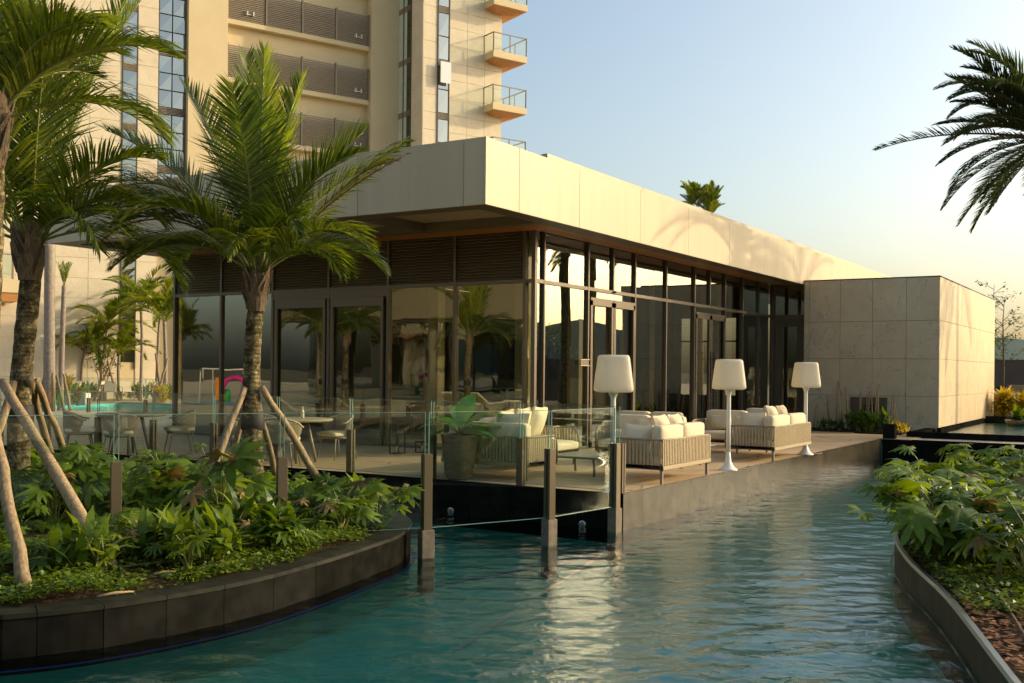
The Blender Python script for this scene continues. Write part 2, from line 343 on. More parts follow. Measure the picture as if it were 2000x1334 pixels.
M['frondb'] = leafmat('bright palm leaflet', (.07, .13, .012), (.32, .34, .03), (1.5, 1.5, .4), .4, .4, .55)
M['frondg'] = leafmat('grey palm leaflet', (.035, .055, .022), (.13, .15, .06), (1.6, 1.7, .7), .5, .4, .35)
M['dead'] = leafmat('dry palm leaflet', (.13, .085, .03), (.34, .24, .10), (1, .85, .4), .7, .2, .25)
M['rachis'] = mat('green frond stalk', (.14, .16, .03), .4, .5, col2=(.22, .22, .05), nscale=4)
M['philo'] = leafmat('glossy lobed leaf', (.026, .070, .007), (.17, .25, .018), (2.3, 2.0, .35), .38, .4, .38)
M['philo_y'] = leafmat('young lobed leaf', (.16, .24, .02), (.34, .40, .06), (1.4, 1.3, .4), .35, .5, .4)
M['cover'] = leafmat('small ground leaf', (.035, .085, .008), (.20, .27, .025), (1.9, 1.7, .4), .45, .4, .35)
M['croton'] = leafmat('yellow leaf', (.30, .25, .015), (.65, .52, .05), (1.3, 1.1, .4), .45, .4, .4)
M['bigleaf'] = leafmat('broad pot leaf', (.05, .15, .03), (.10, .26, .06), (1.5, 1.5, .6), .25, .5, .3)
M['tree'] = leafmat('tree leaf', (.045, .08, .015), (.13, .17, .03), (1.4, 1.4, .5), .5, .3, .3)
M['hill'] = mat('far hill', (.10, .13, .12), 1, 0, col2=(.14, .17, .15), nscale=.01)
M['greywall'] = mat('boundary wall paint', (.11, .095, .085), .8, .2, col2=(.13, .112, .1), nscale=1)
M['beigewall'] = mat('beige wall paint', (.34, .29, .19), .8, .2)
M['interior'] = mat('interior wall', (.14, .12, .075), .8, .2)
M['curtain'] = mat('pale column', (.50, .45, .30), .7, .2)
M['screen'] = mat('black television glass', (.004, .004, .006), .12, .6)
M['pink'] = mat('magenta plastic', (.75, .03, .30), .35); M['orange'] = mat('orange plastic', (.8, .28, .02), .35)
M['greenp'] = mat('green plastic', (.05, .5, .08), .35); M['yellow'] = mat('yellow plastic', (.75, .55, .02), .5)
M['bluep'] = mat('blue mat', (.03, .25, .5), .5)

random.seed(5); np.random.seed(5)
# ================================================================== SETTING
def sheet(name, polys, z, m, kind='structure'):
    b = MB()
    for P in polys: b.add([(x, y, z) for x, y in P], [tuple(range(len(P)))])
    return tag(b.build(name, m), kind=kind)
sheet('ground', [[(-3000, -3000), (3000, -3000), (3000, 3000), (-3000, 3000)]], -1.9, M['ground'])
XD, YD, ZW, XF, YF, XG, YG = -6.057, 12.458, -.484, -9.185, 13.839, -10.262, 17.189
ZFB, ZFT, ZTR, ZGT = 4.225, 5.293, 3.316, 4.259
YB, XB, ZB = 30.888, -5.419, 4.315

# pool basin floor and lane stripes
sheet('pool_floor', [[(-48, -1.2), (14, -1.2), (14, 27.3), (XD, 27.3), (XD, YD), (-48, YD)]], -.86, M['floor'])
b = MB()
for p0, p1 in (((-7.9, 16.8), (-6.1, 9.2)),): pass
def stripe(pts, wd, z, m, name, label):
    b = MB(); L = []; R = []
    for i, p in enumerate(pts):
        a = Vector(pts[max(i - 1, 0)]); c = Vector(pts[min(i + 1, len(pts) - 1)]); d = (c - a).normalized(); n = Vector((-d.y, d.x)) * wd / 2
        L.append((p[0] + n.x, p[1] + n.y, z)); R.append((p[0] - n.x, p[1] - n.y, z))
    n = len(pts); b.add(L + R, [(i, i + 1, n + i + 1, n + i) for i in range(n - 1)])
    return tag(b.build(name, m), label, kind='structure')
stripe([(-6.9, 14.9), (-6.3, 12.0), (-5.75, 9.6), (-5.3, 7.6)], .06, -.852, M['whiteline'], 'pool_line', None)
# waterline of the white line follows the terrace edge; the blue one follows the island curve
# island outline
ISL = [(-7.15, 4.2), (-6.78, 4.8), (-6.58, 5.5), (-6.50, 6.3), (-6.60, 7.2), (-6.80, 8.2), (-7.05, 9.05), (-7.7, 10.0), (-8.9, 10.7), (-10.6, 11.1), (-13, 11.2), (-16.5, 10.9), (-20, 9.4), (-21.5, 6.5), (-19.5, 3.2), (-15, 1.6), (-11, 1.7), (-8.9, 2.4), (-7.8, 3.3)]
def smooth_closed(P, k=6):
    n = len(P); out = []
    for i in range(n):
        p0, p1, p2, p3 = [Vector(P[(i + j - 1) % n]) for j in range(4)]
        for s in range(k):
            t = s / k; out.append(.5 * ((2 * p1) + (-p0 + p2) * t + (2 * p0 - 5 * p1 + 4 * p2 - p3) * t * t + (-p0 + 3 * p1 - 3 * p2 + p3) * t ** 3))
    return out
def offset_closed(P, d):
    n = len(P); out = []
    for i in range(n):
        t = (P[(i + 1) % n] - P[i - 1]).normalized(); out.append(P[i] + Vector((t.y, -t.x)) * d)
    return out
def smooth_open(P, k=6):
    n = len(P); out = []
    for i in range(n - 1):
        p0, p1, p2, p3 = [Vector(P[min(max(i + j - 1, 0), n - 1)]) for j in range(4)]
        for s in range(k):
            t = s / k; out.append(.5 * ((2 * p1) + (-p0 + p2) * t + (2 * p0 - 5 * p1 + 4 * p2 - p3) * t * t + (-p0 + 3 * p1 - 3 * p2 + p3) * t ** 3))
    out.append(Vector(P[-1])); return out
ISLC = smooth_closed(ISL, 6)
def lerp_ring(ringlist):
    b = MB(); n = len(ringlist[0][0])
    for P, z in ringlist: b.v += [(p.x, p.y, z) for p in P]
    for r in range(len(ringlist) - 1):
        for i in range(n): b.f.append((r * n + i, r * n + (i + 1) % n, (r + 1) * n + (i + 1) % n, (r + 1) * n + i))
    return b
isl = thing('planter_island', 'curved planting island in the pool edged with dark granite coping', 'planter', (-12, 6.5, -1.2), world=True)
isl['kind'] = 'structure'; del isl['category']
lerp_ring([(offset_closed(ISLC, -.03), -.9), (offset_closed(ISLC, -.03), -.2)]).build('kerb_core', M['black'], isl)
lerp_ring([(offset_closed(ISLC, -.004), -.87), (offset_closed(ISLC, -.004), -.602)]).build('underwater_wall', M['floor'], isl)
CIN = offset_closed(ISLC, -.30)
n = len(ISLC); step = 4; i = 0
while i < n:                                           # coping stones and wall tiles, one object each
    j = i + step; nx = [(i + q) % n for q in range(step + 1)]
    vis = ISLC[i].x > -12.5
    b = MB(); top = -.165 + random.uniform(-.001, .001)
    O = [ISLC[q].copy() for q in nx]; I = [CIN[q].copy() for q in nx]
    O[0] += (O[1] - O[0]).normalized() * .003; O[-1] -= (O[-1] - O[-2]).normalized() * .003
    I[0] += (I[1] - I[0]).normalized() * .003; I[-1] -= (I[-1] - I[-2]).normalized() * .003
    k = step + 1
    OO = [o + (o - q).normalized() * .012 for o, q in zip(O, I)]
    b.v = [(p.x, p.y, top) for p in OO] + [(p.x, p.y, top) for p in I] + [(p.x, p.y, top - .035) for p in OO] + [(p.x, p.y, top - .035) for p in I]
    for q in range(step):
        b.f += [(q, q + 1, k + q + 1, k + q), (2 * k + q, 3 * k + q, 3 * k + q + 1, 2 * k + q + 1), (q, 2 * k + q, 2 * k + q + 1, q + 1), (k + q, k + q + 1, 3 * k + q + 1, 3 * k + q)]
    b.f += [(0, k, 3 * k, 2 * k), (step, 2 * k + step, 3 * k + step, k + step)]
    b.build('coping_stone', M['cope'], isl)
    b = MB(); b.v = [(p.x, p.y, top - .037) for p in O] + [(p.x, p.y, -.60) for p in O]
    for q in range(step): b.f.append((q, k + q, k + q + 1, q + 1))
    b.build('wall_tile', M['black'], isl)
    i += step
# soil with a low mound
b = MB(); rings = []
for q, (d, z) in enumerate(((-.28, -.19), (-.6, -.14), (-1.2, -.10), (-2.0, -.07), (-3.2, -.05))):
    rings.append((offset_closed(ISLC, d), z))
s_ = lerp_ring(rings); c0 = len(s_.v); s_.v.append((-13, 6.5, -.05)); nn = len(ISLC)
s_.f += [((4) * nn + i, 4 * nn + (i + 1) % nn, c0) for i in range(nn)]
tag(s_.build('island_soil', M['soil']), kind='structure')
stripe([tuple(p) for p in offset_closed(ISLC, .05)[0:54]], .05, -.56, M['blue'], 'blue_line', None)
bb = stripe([(-7.7, 6.6), (-7.25, 8.2), (-6.96, 10.05), (-6.5, 12.2), (-6.35, 14.5)], .05, -.850, M['blue'], 'blue_line', None)

# ---- water surface: real waves
rs = np.random.RandomState(3)
WAV = []
for q in range(60):
    lam = .13 * (5.6 ** rs.rand()); ang = YAW + math.radians(96) + rs.normal(0, .50); k = 2 * PI / lam
    WAV.append((k * math.cos(ang), k * math.sin(ang), rs.rand() * 6.28, (.0025 if lam > .32 else .0023) * lam))
def water_grid(name, x0, x1, y0, y1, st, z, label_amp=1.0):
    xs = np.arange(x0, x1 + 1e-6, st); ys = np.arange(y0, y1 + 1e-6, st); X, Y = np.meshgrid(xs, ys)
    Z = np.zeros_like(X)
    for kx, ky, ph, am in WAV: Z += am * np.sin(kx * X + ky * Y + ph + 1.4 * np.sin(.35 * X + .3 * Y + ph) + .7 * np.sin(.9 * X - .6 * Y + 2 * ph))
    Z *= label_amp * (.55 + .45 * np.clip(1.15 - (Y - 3) / 22, 0, 1)) * (.75 + .35 * np.sin(.31 * X + 1.3) * np.sin(.27 * Y + .4))
    co = np.stack([X, Y, Z + z], -1).reshape(-1, 3); nx, ny = len(xs), len(ys)
    i = (np.arange(ny - 1)[:, None] * nx + np.arange(nx - 1)[None, :]).reshape(-1)
    f = np.stack([i, i + 1, i + nx + 1, i + nx], -1)
    me = bpy.data.meshes.new(name); me.vertices.add(len(co)); me.vertices.foreach_set('co', co.astype(np.float32).ravel())
    me.loops.add(len(f) * 4); me.loops.foreach_set('vertex_index', f.astype(np.int32).ravel())
    me.polygons.add(len(f)); me.polygons.foreach_set('loop_start', np.arange(0, len(f) * 4, 4, dtype=np.int32)); me.polygons.foreach_set('loop_total', np.full(len(f), 4, dtype=np.int32))
    me.polygons.foreach_set('use_smooth', np.ones(len(f), dtype=bool)); me.update(calc_edges=True); me.materials.append(M['water'])
    o = bpy.data.objects.new(name, me); COL.objects.link(o); return tag(o, kind='structure')
water_grid('pool_water', -20, 8, -.5, 27.2, .042, ZW)

# ---- terrace slabs round the pavilion, with a hole for the rear pool
RP = (-39.5, -25.0, 24.4, 30.3)
sheet('terrace', [[(-140, YD + .05), (-30, YD + .05), (-30, RP[2]), (-140, RP[2])], [(-30, YD + .05), (XD - .05, YD + .05), (XD - .05, RP[2]), (-30, RP[2])],
                  [(-140, RP[2]), (RP[0], RP[2]), (RP[0], RP[3]), (-140, RP[3])], [(RP[1], RP[2]), (XD - .05, RP[2]), (XD - .05, RP[3]), (RP[1], RP[3])],
                  [(-140, RP[3]), (XD - .05, RP[3]), (XD - .05, 140), (-140, 140)], [(XD - .05, 27.3), (90, 27.3), (90, 140), (XD - .05, 140)]], -.022, M['paving'])
sheet('rear_pool_floor', [[(RP[0], RP[2]), (RP[1], RP[2]), (RP[1], RP[3]), (RP[0], RP[3])]], -1.0, M['floor'])
wr = MB(); 
for (a, c) in (((RP[0], RP[2], -1), (RP[1], RP[2] + .02, -.03)), ((RP[0], RP[3] - .02, -1), (RP[1], RP[3], -.03)), ((RP[0], RP[2], -1), (RP[0] + .02, RP[3], -.03)), ((RP[1] - .02, RP[2], -1), (RP[1], RP[3], -.03))): wr.box(a, c)
tag(wr.build('rear_pool_wall', M['floor']), kind='structure')
b = MB(); b.add([(RP[0], RP[2], -.12), (RP[1], RP[2], -.12), (RP[1], RP[3], -.12), (RP[0], RP[3], -.12)], [(0, 1, 2, 3)]); tag(b.build('rear_pool_water', M['water']), kind='structure')
b = MB(); b.box((RP[0], RP[3], -.02), (RP[1], RP[3] + .5, .04)); tag(b.build('rear_pool_kerb', M['beigewall']), kind='structure')

# ---- deck boards
db = MB(); y = YD + .004
while y < 17.3:
    x = -31 + random.uniform(0, 1.6)
    while x < XD - .02:
        x2 = min(x + 1.8, XD - .004); h = random.uniform(-.0012, .0012)
        db.box((x + .003, y + .003, -.018), (x2 - .003, y + .197, 0 + h)); x = x2
    y += .2
while y < 27.0:
    x = XG + .06 - random.uniform(0, 1.0); x = max(x, XG + .06)
    x2 = XG + .06 + random.uniform(.5, 1.7)
    while x < XD - .02:
        x2 = min(x2, XD - .004); db.box((x + .003, y + .003, -.018), (x2 - .003, y + .197, random.uniform(-.0012, .0012))); x = x2; x2 = x + 1.8
    y += .2
while y < 31.4:
    x = XG + .06; db.box((x, y + .003, -.018), (-7.3 if y > 28.8 else -5.4, y + .197, random.uniform(-.001, .001))); y += .2
tag(db.build('deck_boards', M['planks']), kind='stuff')

tw_ = thing('terrace_wall', None, None, (XD, YD, -.6), world=True); tw_['kind'] = 'structure'
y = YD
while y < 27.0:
    MB().box((XD - .03, y + .0015, -.66), (XD + random.uniform(0, .001), min(y + .6, 27.0) - .0015, .002)).build('wall_tile', M['wetstone_sunlit'], tw_); y += .6
x = XD
while x > -31:
    MB().box((x - .5985, YD - .0, -.66), (x - .0015, YD + .03, .002)).build('wall_tile', M['black'], tw_); x -= .6
MB().box((-31, YD + .004, -.9), (XD - .004, YD + .05, -.1)).build('underwater_wall', M['floor'], tw_)
MB().box((XD - .05, YD + .05, -.9), (XD - .004, 27.04, -.1)).build('underwater_wall', M['floor'], tw_)
# end wall of the pool and the upper basin
b = MB(); b.box((XD, 27.05, -1.25), (14, 27.35, -.01)); tag(b.build('pool_end_wall', M['black']), kind='structure')
b = MB(); b.box((XD + .0, 27.10, -.4), (XD + .28, 27.34, .36)); tag(b.build('stub_pier', M['black']), 'short black stub pier at the far corner of the deck', 'pier')
bs = thing('upper_basin', 'raised black tiled basin beside the stone block', 'basin', (-5, 29, 0), world=True)
MB().box((-5.75, 28.35, -.02), (12, 28.6, .13)).build('front_wall', M['black'], bs)
MB().box((-5.75, 28.6, -.02), (-5.5, 30.87, .125)).build('side_wall', M['black'], bs)
MB().box((XB + .006, YB - .3, -.1), (XB + .12, 38.9, .14)).build('stone_plinth', M['black'], bs)
MB().box((XB + .12, 38.7, -.1), (12, 38.95, .22)).build('back_wall', M['black'], bs)
MB().add([(-5.5, 28.6, .03), (12, 28.6, .03), (12, 38.7, .03), (-5.5, 38.7, .03)], [(0, 1, 2, 3)]).build('basin_water', M['water'], bs)
MB().add([(-5.5, 28.6, -.015), (12, 28.6, -.015), (12, 38.7, -.015), (-5.5, 38.7, -.015)], [(0, 1, 2, 3)]).build('basin_floor', M['floor'], bs)
# pool lights
for i, (px, py, lab) in enumerate(((881, 998, 'round underwater pool light left of the middle fence post'), (1138, 1024, 'round underwater pool light near the terrace corner'), (1725, 884, 'round pool light at the far end of the deck wall'))):
    p = oY(px, py, YD) if i < 2 else oX(px, py, XD)
    t = thing('pool_light', lab, 'pool light', p, group='round pool lights in the deck wall')
    if i == 2: t.rotation_euler = (0, 0, PI / 2)
    Rm = Matrix.Rotation(PI / 2, 4, 'X')
    MB().lathe([(.05, .0), (.055, .012), (.045, .018)], 20, M=Rm).build('bezel', M['steel'], t, True)
    MB().lathe([(.043, .012), (.03, .024)], 16, M=Rm).build('lens', M['sleeve'], t, True)

# ================================================================== PAVILION
pav = thing('pavilion', 'low glass walled pavilion with a deep cream fascia', 'building', (-14, 22, 0), world=True)
def part(mb, name, m, smooth=False, parent=None): return mb.build(name, m, parent or pav, smooth)
# roof body behind cladding
part(MB().box((-20.40, YF + .05, 4.55), (XF - .05, 44, ZFT - .06)), 'roof', M['fascia_back'])
YR = [YF] + [14.31, 16.95, 19.55, 22.09, 24.67, 27.31, 29.82, 32.4, 36.44, 40.44, 44.4]
YR = [YF, 14.85, 16.95, 19.55, 22.09, 24.67, 27.31, 29.82, 32.4, 36.44, 40.44, 44.4]
for a, c in zip(YR[:-1], YR[1:]):
    part(MB().cham((XF - .045, a + (.0 if a == YF else .004), ZFB), (XF, c - .004, ZFT), .003), 'fascia_panel', M['fascia'])
XR = [XF, -9.61, -11.81, -14.2, -16.59, -18.8, -20.46]
for a, c in zip(XR[:-1], XR[1:]):
    part(MB().cham((c + .004, YF - .0, ZFB), (a - (.047 if a == XF else .004), YF + .045, ZFT), .003), 'fascia_panel', M['fascia'])
part(MB().cham((-20.46, YF + .05, ZFB), (-20.41, 18.5, ZFT), .003), 'fascia_panel', M['fascia'])
# set back parapet
yy = 16.3
while yy < 44:
    part(MB().cham((-9.62, yy + .004, ZFT - .1), (-9.5, min(yy + 4, 44.4) - .004, 5.50), .003), 'parapet_panel', M['fascia']); yy += 4
part(MB().box((-15.5, 16.3, ZFT - .1), (-9.64, 16.35, 5.49)), 'parapet_panel', M['fascia'])
# soffit: bands, recessed panels, timber lining next to the glass
zb = ZFB
bw = .42
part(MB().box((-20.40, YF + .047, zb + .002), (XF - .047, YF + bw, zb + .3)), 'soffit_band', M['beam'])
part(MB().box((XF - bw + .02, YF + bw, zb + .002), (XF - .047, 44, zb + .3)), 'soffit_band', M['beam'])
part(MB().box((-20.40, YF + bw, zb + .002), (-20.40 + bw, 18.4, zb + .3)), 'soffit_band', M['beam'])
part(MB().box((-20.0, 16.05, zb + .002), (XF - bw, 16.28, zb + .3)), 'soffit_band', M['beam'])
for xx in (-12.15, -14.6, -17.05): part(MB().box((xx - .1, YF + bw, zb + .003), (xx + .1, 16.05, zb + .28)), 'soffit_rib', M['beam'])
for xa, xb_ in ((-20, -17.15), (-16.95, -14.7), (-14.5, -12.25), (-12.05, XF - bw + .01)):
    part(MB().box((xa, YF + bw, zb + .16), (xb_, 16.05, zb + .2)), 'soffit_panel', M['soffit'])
y_ = 16.28
for r in range(5):
    part(MB().box((-20.0, y_ + .003, zb + .045), (XG + .9, y_ + .177, zb + .065)), 'timber_board', M['wood']); y_ += .18
x_ = XF - bw + .02
for r in range(4):
    part(MB().box((x_ - .163, 16.28, zb + .046), (x_ - .003, 31.3, zb + .066)), 'timber_board', M['wood']); x_ -= .166
# glass facades
HD = ZGT + .03
def mull_r(y, z0=0, z1=HD, wd=.05): return MB().box((XG - .09, y - wd / 2, z0), (XG + .035, y + wd / 2, z1))
YMR = [17.51, 19.32, 21.57, 23.3, 25.06, 27.22, 28.62, 29.97, 31.33]
for y in YMR: part(mull_r(y), 'mullion', M['bronze'])
for y in (20.47, 26.1): part(mull_r(y, ZTR), 'mullion', M['bronze'])
part(MB().box((XG - .05, YG - .05, 0), (XG + .035, YG + .035, HD)), 'mullion', M['bronze'])
XMF = [-10.48, -12.11, -13.8, -15.44, -17.1, -18.75, -20.35]
for x in XMF: part(MB().box((x - .03, YG - .035, 0), (x + .03, YG + .09, HD)), 'mullion', M['bronze'])
part(MB().box((XG - .08, YG + .04, ZTR - .035), (XG + .03, 31.33, ZTR + .035)), 'transom', M['bronze'])
part(MB().box((-20.35, YG - .03, ZTR - .035), (XG - .06, YG + .08, ZTR + .035)), 'transom', M['bronze'])
part(MB().box((XG - .08, YG, HD), (XG + .03, 31.33, HD + .05)), 'head_rail', M['bronze'])
part(MB().box((-20.38, YG - .03, HD), (XG - .05, YG + .08, HD + .05)), 'head_rail', M['bronze'])
part(MB().box((XG - .08, YG, .0), (XG + .03, 31.33, .06)), 'sill_rail', M['bronze'])
part(MB().box((-20.38, YG - .03, 0), (XG - .05, YG + .08, .06)), 'sill_rail', M['bronze'])
ys = [YG + .04] + YMR
def tilt(): return random.uniform(-.0022, .0022)
for a, c in zip(ys[:-1], ys[1:]):
    t1, t2 = tilt(), tilt()
    for z0, z1 in ((.06, ZTR - .035), (ZTR + .035, HD)):
        part(MB().add([(XG - .02 + t1, a, z0), (XG - .02 - t1, c, z0), (XG - .02 - t2, c, z1), (XG - .02 + t2, a, z1)], [(0, 1, 2, 3)]), 'glass_pane', M['glass'])
xs = [XG - .03] + XMF
for i, (a, c) in enumerate(zip(xs[:-1], xs[1:])):
    t1, t2 = tilt() * 1.4, tilt() * 1.4
    for z0, z1 in ((.06, ZTR - .035), (ZTR + .035, HD)):
        if z0 > 1 and i > 0: continue
        part(MB().add([(a, YG + .02 + t1, z0), (c, YG + .02 - t1, z0), (c, YG + .02 - t2, z1), (a, YG + .02 + t2, z1)], [(0, 1, 2, 3)]), 'glass_pane', M['glass'])
# louvre bays over the front glass: every slat a sub-part
for i, (a, c) in enumerate(zip(XMF[:-1], XMF[1:])):
    lp = part(MB().box((c + .03, YG + .085, ZTR + .035), (a - .03, YG + .1, HD)), 'louvre_bay', M['dark'])
    nsl = 15; dz = (HD - ZTR - .05) / nsl; sm = None
    for k in range(nsl):
        z = ZTR + .045 + dz * (k + .5); wd = (a - c) - .07
        if sm is None:
            q = MB().add([(-wd / 2, -.03, -.024), (wd / 2, -.03, -.024), (wd / 2, -.024, -.030), (-wd / 2, -.024, -.030), (-wd / 2, .03, .024), (wd / 2, .03, .024), (wd / 2, .036, .018), (-wd / 2, .036, .018)], [(0, 1, 5, 4), (3, 7, 6, 2), (0, 3, 2, 1), (4, 5, 6, 7), (0, 4, 7, 3), (1, 2, 6, 5)])
            sm = q.mesh('slat', M['louvre'])
        inst(sm, 'slat', lp, ((a + c) / 2, YG + .02, z))
# front doors (three leaves in two bays) and their dark jambs
def door_leaf_x(x0, x1, name='door_leaf'):
    f = MB(); f.box((x0, YG - .055, .02), (x0 + .065, YG - .005, 3.05)); f.box((x1 - .065, YG - .055, .02), (x1, YG - .005, 3.05)); f.box((x0, YG - .056, 2.93), (x1, YG - .006, 3.12)); f.box((x0, YG - .056, .02), (x1, YG - .006, .16))
    d = part(f, name, M['bronze']); return d
door_leaf_x(-17.0, -15.5); door_leaf_x(-15.35, -13.9)
part(MB().box((-17.07, YG - .03, 3.125), (-13.83, YG + .02, 3.28)), 'door_head', M['bronze'])
# right doors
def door_leaf_y(y0, y1, h=3.08):
    f = MB(); f.box((XG + .006, y0, .02), (XG + .055, y0 + .09, h)); f.box((XG + .006, y1 - .09, .02), (XG + .055, y1, h)); f.box((XG + .006, y0, h - .1), (XG + .055, y1, h + .06)); f.box((XG + .006, y0, .02), (XG + .055, y1, .14))
    return part(f, 'door_leaf', M['bronze'])
door_leaf_y(19.38, 20.43); door_leaf_y(20.46, 21.52)
d = door_leaf_y(25.10, 26.10); d2 = door_leaf_y(26.13, 27.18)
for dd, y in ((d, 26.0), (d2, 26.24)):
    h = MB().tube([(XG + .10, y, .55), (XG + .10, y, 2.15)], .018, 8); h.box((XG + .05, y - .01, .75), (XG + .1, y + .01, .77)); h.box((XG + .05, y - .01, 1.93), (XG + .1, y + .01, 1.95))
    o = h.build('door_handle', M['dark'], dd)
part(MB().lathe([(.03, 0), (.03, .03), (.015, .045)], 12, c=(XG + .06, 20.47, ZTR - .02)), 'door_sensor', M['dark'])
# end bay facing the camera, beside the stone block
part(MB().box((XG, 31.36, 0), (-9.0, 31.42, HD + .05)), 'end_wall', M['beam'])
part(MB().add([(XG + .08, 31.35, ZTR + .05), (-9.28, 31.35, ZTR + .05), (-9.28, 31.35, HD - .05), (XG + .08, 31.35, HD - .05)], [(0, 1, 2, 3)]), 'glass_pane', M['glass'])
f = MB(); f.box((XG + .1, 31.29, .02), (XG + .32, 31.35, 3.1)); f.box((-9.5, 31.29, .02), (-9.3, 31.35, 3.1)); f.box((XG + .1, 31.285, 3.0), (-9.3, 31.35, 3.22)); f.box((XG + .1, 31.285, .02), (-9.3, 31.35, .3))
de = part(f, 'door_leaf', M['bronze'])
part(MB().add([(XG + .3, 31.33, .3), (-9.48, 31.33, .3), (-9.48, 31.33, 3.0), (XG + .3, 31.33, 3.0)], [(0, 1, 2, 3)]), 'glass_pane', M['glass'])
# interior shell
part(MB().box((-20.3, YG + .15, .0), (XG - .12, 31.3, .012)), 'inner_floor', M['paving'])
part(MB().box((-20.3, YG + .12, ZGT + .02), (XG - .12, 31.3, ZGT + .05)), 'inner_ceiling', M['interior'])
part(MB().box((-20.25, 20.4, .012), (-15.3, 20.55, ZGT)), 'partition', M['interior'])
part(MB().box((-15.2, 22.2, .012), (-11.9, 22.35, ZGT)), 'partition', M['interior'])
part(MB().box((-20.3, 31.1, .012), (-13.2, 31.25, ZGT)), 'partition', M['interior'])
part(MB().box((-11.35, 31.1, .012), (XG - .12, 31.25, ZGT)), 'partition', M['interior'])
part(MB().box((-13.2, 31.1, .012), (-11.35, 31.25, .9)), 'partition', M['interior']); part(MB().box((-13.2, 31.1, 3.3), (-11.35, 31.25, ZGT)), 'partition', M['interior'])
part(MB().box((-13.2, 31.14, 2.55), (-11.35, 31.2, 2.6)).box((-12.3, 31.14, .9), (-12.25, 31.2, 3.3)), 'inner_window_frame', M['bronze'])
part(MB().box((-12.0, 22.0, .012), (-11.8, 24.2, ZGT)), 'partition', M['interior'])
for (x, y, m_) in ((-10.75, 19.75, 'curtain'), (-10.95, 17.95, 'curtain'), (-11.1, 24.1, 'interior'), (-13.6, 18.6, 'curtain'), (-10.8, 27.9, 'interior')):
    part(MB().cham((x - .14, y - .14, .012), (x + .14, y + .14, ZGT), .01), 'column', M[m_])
# far side: windows that let the sky show through
part(MB().box((-20.36, 17.4, 0), (-20.3, 22.6, ZGT)), 'partition', M['interior'])
part(MB().box((-20.36, 22.6, 0), (-20.3, 31.2, ZGT)), 'partition', M['interior'])
tv = thing('television', 'large black television on the partition behind the front glass', 'television', (-13.55, 22.17, 1.95))
MB().cham((-.95, -.05, -.55), (.95, .02, .55), .01).build('screen', M['screen'], tv); MB().box((-.3, .02, -.2), (.3, .03, .2)).build('bracket', M['dark'], tv)
# blade sign
sg = thing('blade_sign', 'small silver blade sign projecting from the glass by the door', 'sign', (XG + .04, 19.32, 1.78))
MB().cham((0, -.38, -.055), (.02, -.03, .055), .004).build('sign_plate', M['post'], sg)
MB().box((-.01, -.4, .055), (.035, -.0, .068)).box((-.01, -.4, -.068), (.035, -.0, -.055)).build('sign_rail', M['steel'], sg)
ml = MB()
for p, q in (((-.215, -.025), (-.215, .025)), ((-.215, .025), (-.195, -.005)), ((-.195, -.005), (-.175, .025)), ((-.175, .025), (-.175, -.025))): ml.tube([(.022, p[0], p[1]), (.022, q[0], q[1])], .004, 4)
ml.build('lettering', M['white'], sg)
sw = MB(); sw.cham((0, -.04, -.06), (.02, .04, .06), .004); tag(sw.build('wall_switch', M['dark']), 'small dark card reader fixed on the door glass', 'card reader').location = (XG + .06, 19.7, 1.62)

# ================================================================== STONE BLOCK
blk = thing('stone_block', 'pale veined stone clad block closing the end of the deck', 'building', (-7.3, 35, 0), world=True)
MB().box((-9.15, YB + .04, -.02), (XB - .04, 41.6, ZB - .03)).build('core', M['stone_joint'], blk)
ZR = [-.02, .99, 2.04, 3.11, ZB]; XFr = [-9.18, -9.03, -8.13, -7.22, -6.3, XB]
for z0, z1 in zip(ZR[:-1], ZR[1:]):
    for a, c in zip(XFr[:-1], XFr[1:]):
        e = random.uniform(0, .003)
        MB().cham((a + .004, YB - e, z0 + .004), (c - (.0 if c == XB else .004), YB + .035, z1 - .004), .002).build('stone_panel', M['stone'], blk)
    yr = [YB + .037, 31.91, 32.81, 34.49, 37.38, 40.62, 41.6]
    for a, c in zip(yr[:-1], yr[1:]):
        e = random.uniform(0, .003)
        MB().cham((XB - .035, a + .004, z0 + .004), (XB + e, c - .004, z1 - .004), .002).build('stone_panel', M['stone'], blk)
    for a, c in ((YB + .04, 31.3),): MB().cham((-9.19, a, z0 + .004), (-9.155, c, z1 - .004), .002).build('stone_panel', M['stone'], blk)
MB().cham((-9.2, YB - .015, ZB), (XB + .015, 41.6, ZB + .03), .004).build('cap', M['fascia_back'], blk)
# access hatch
hp0 = oY(1661, 775, YB - .02); hp1 = oY(1732, 845, YB - .02)
ht = MB().cham((hp0.x, YB - .045, 0), (hp1.x, YB - .004, hp0.z), .004).build('access_hatch', M['bronze'], blk)
gr = MB()
for k in range(9): gr.box((hp0.x + .38, YB - .06, .12 + k * .07), (hp0.x + .68, YB - .046, .155 + k * .07))
gr.build('vent_grille', M['dark'], ht)
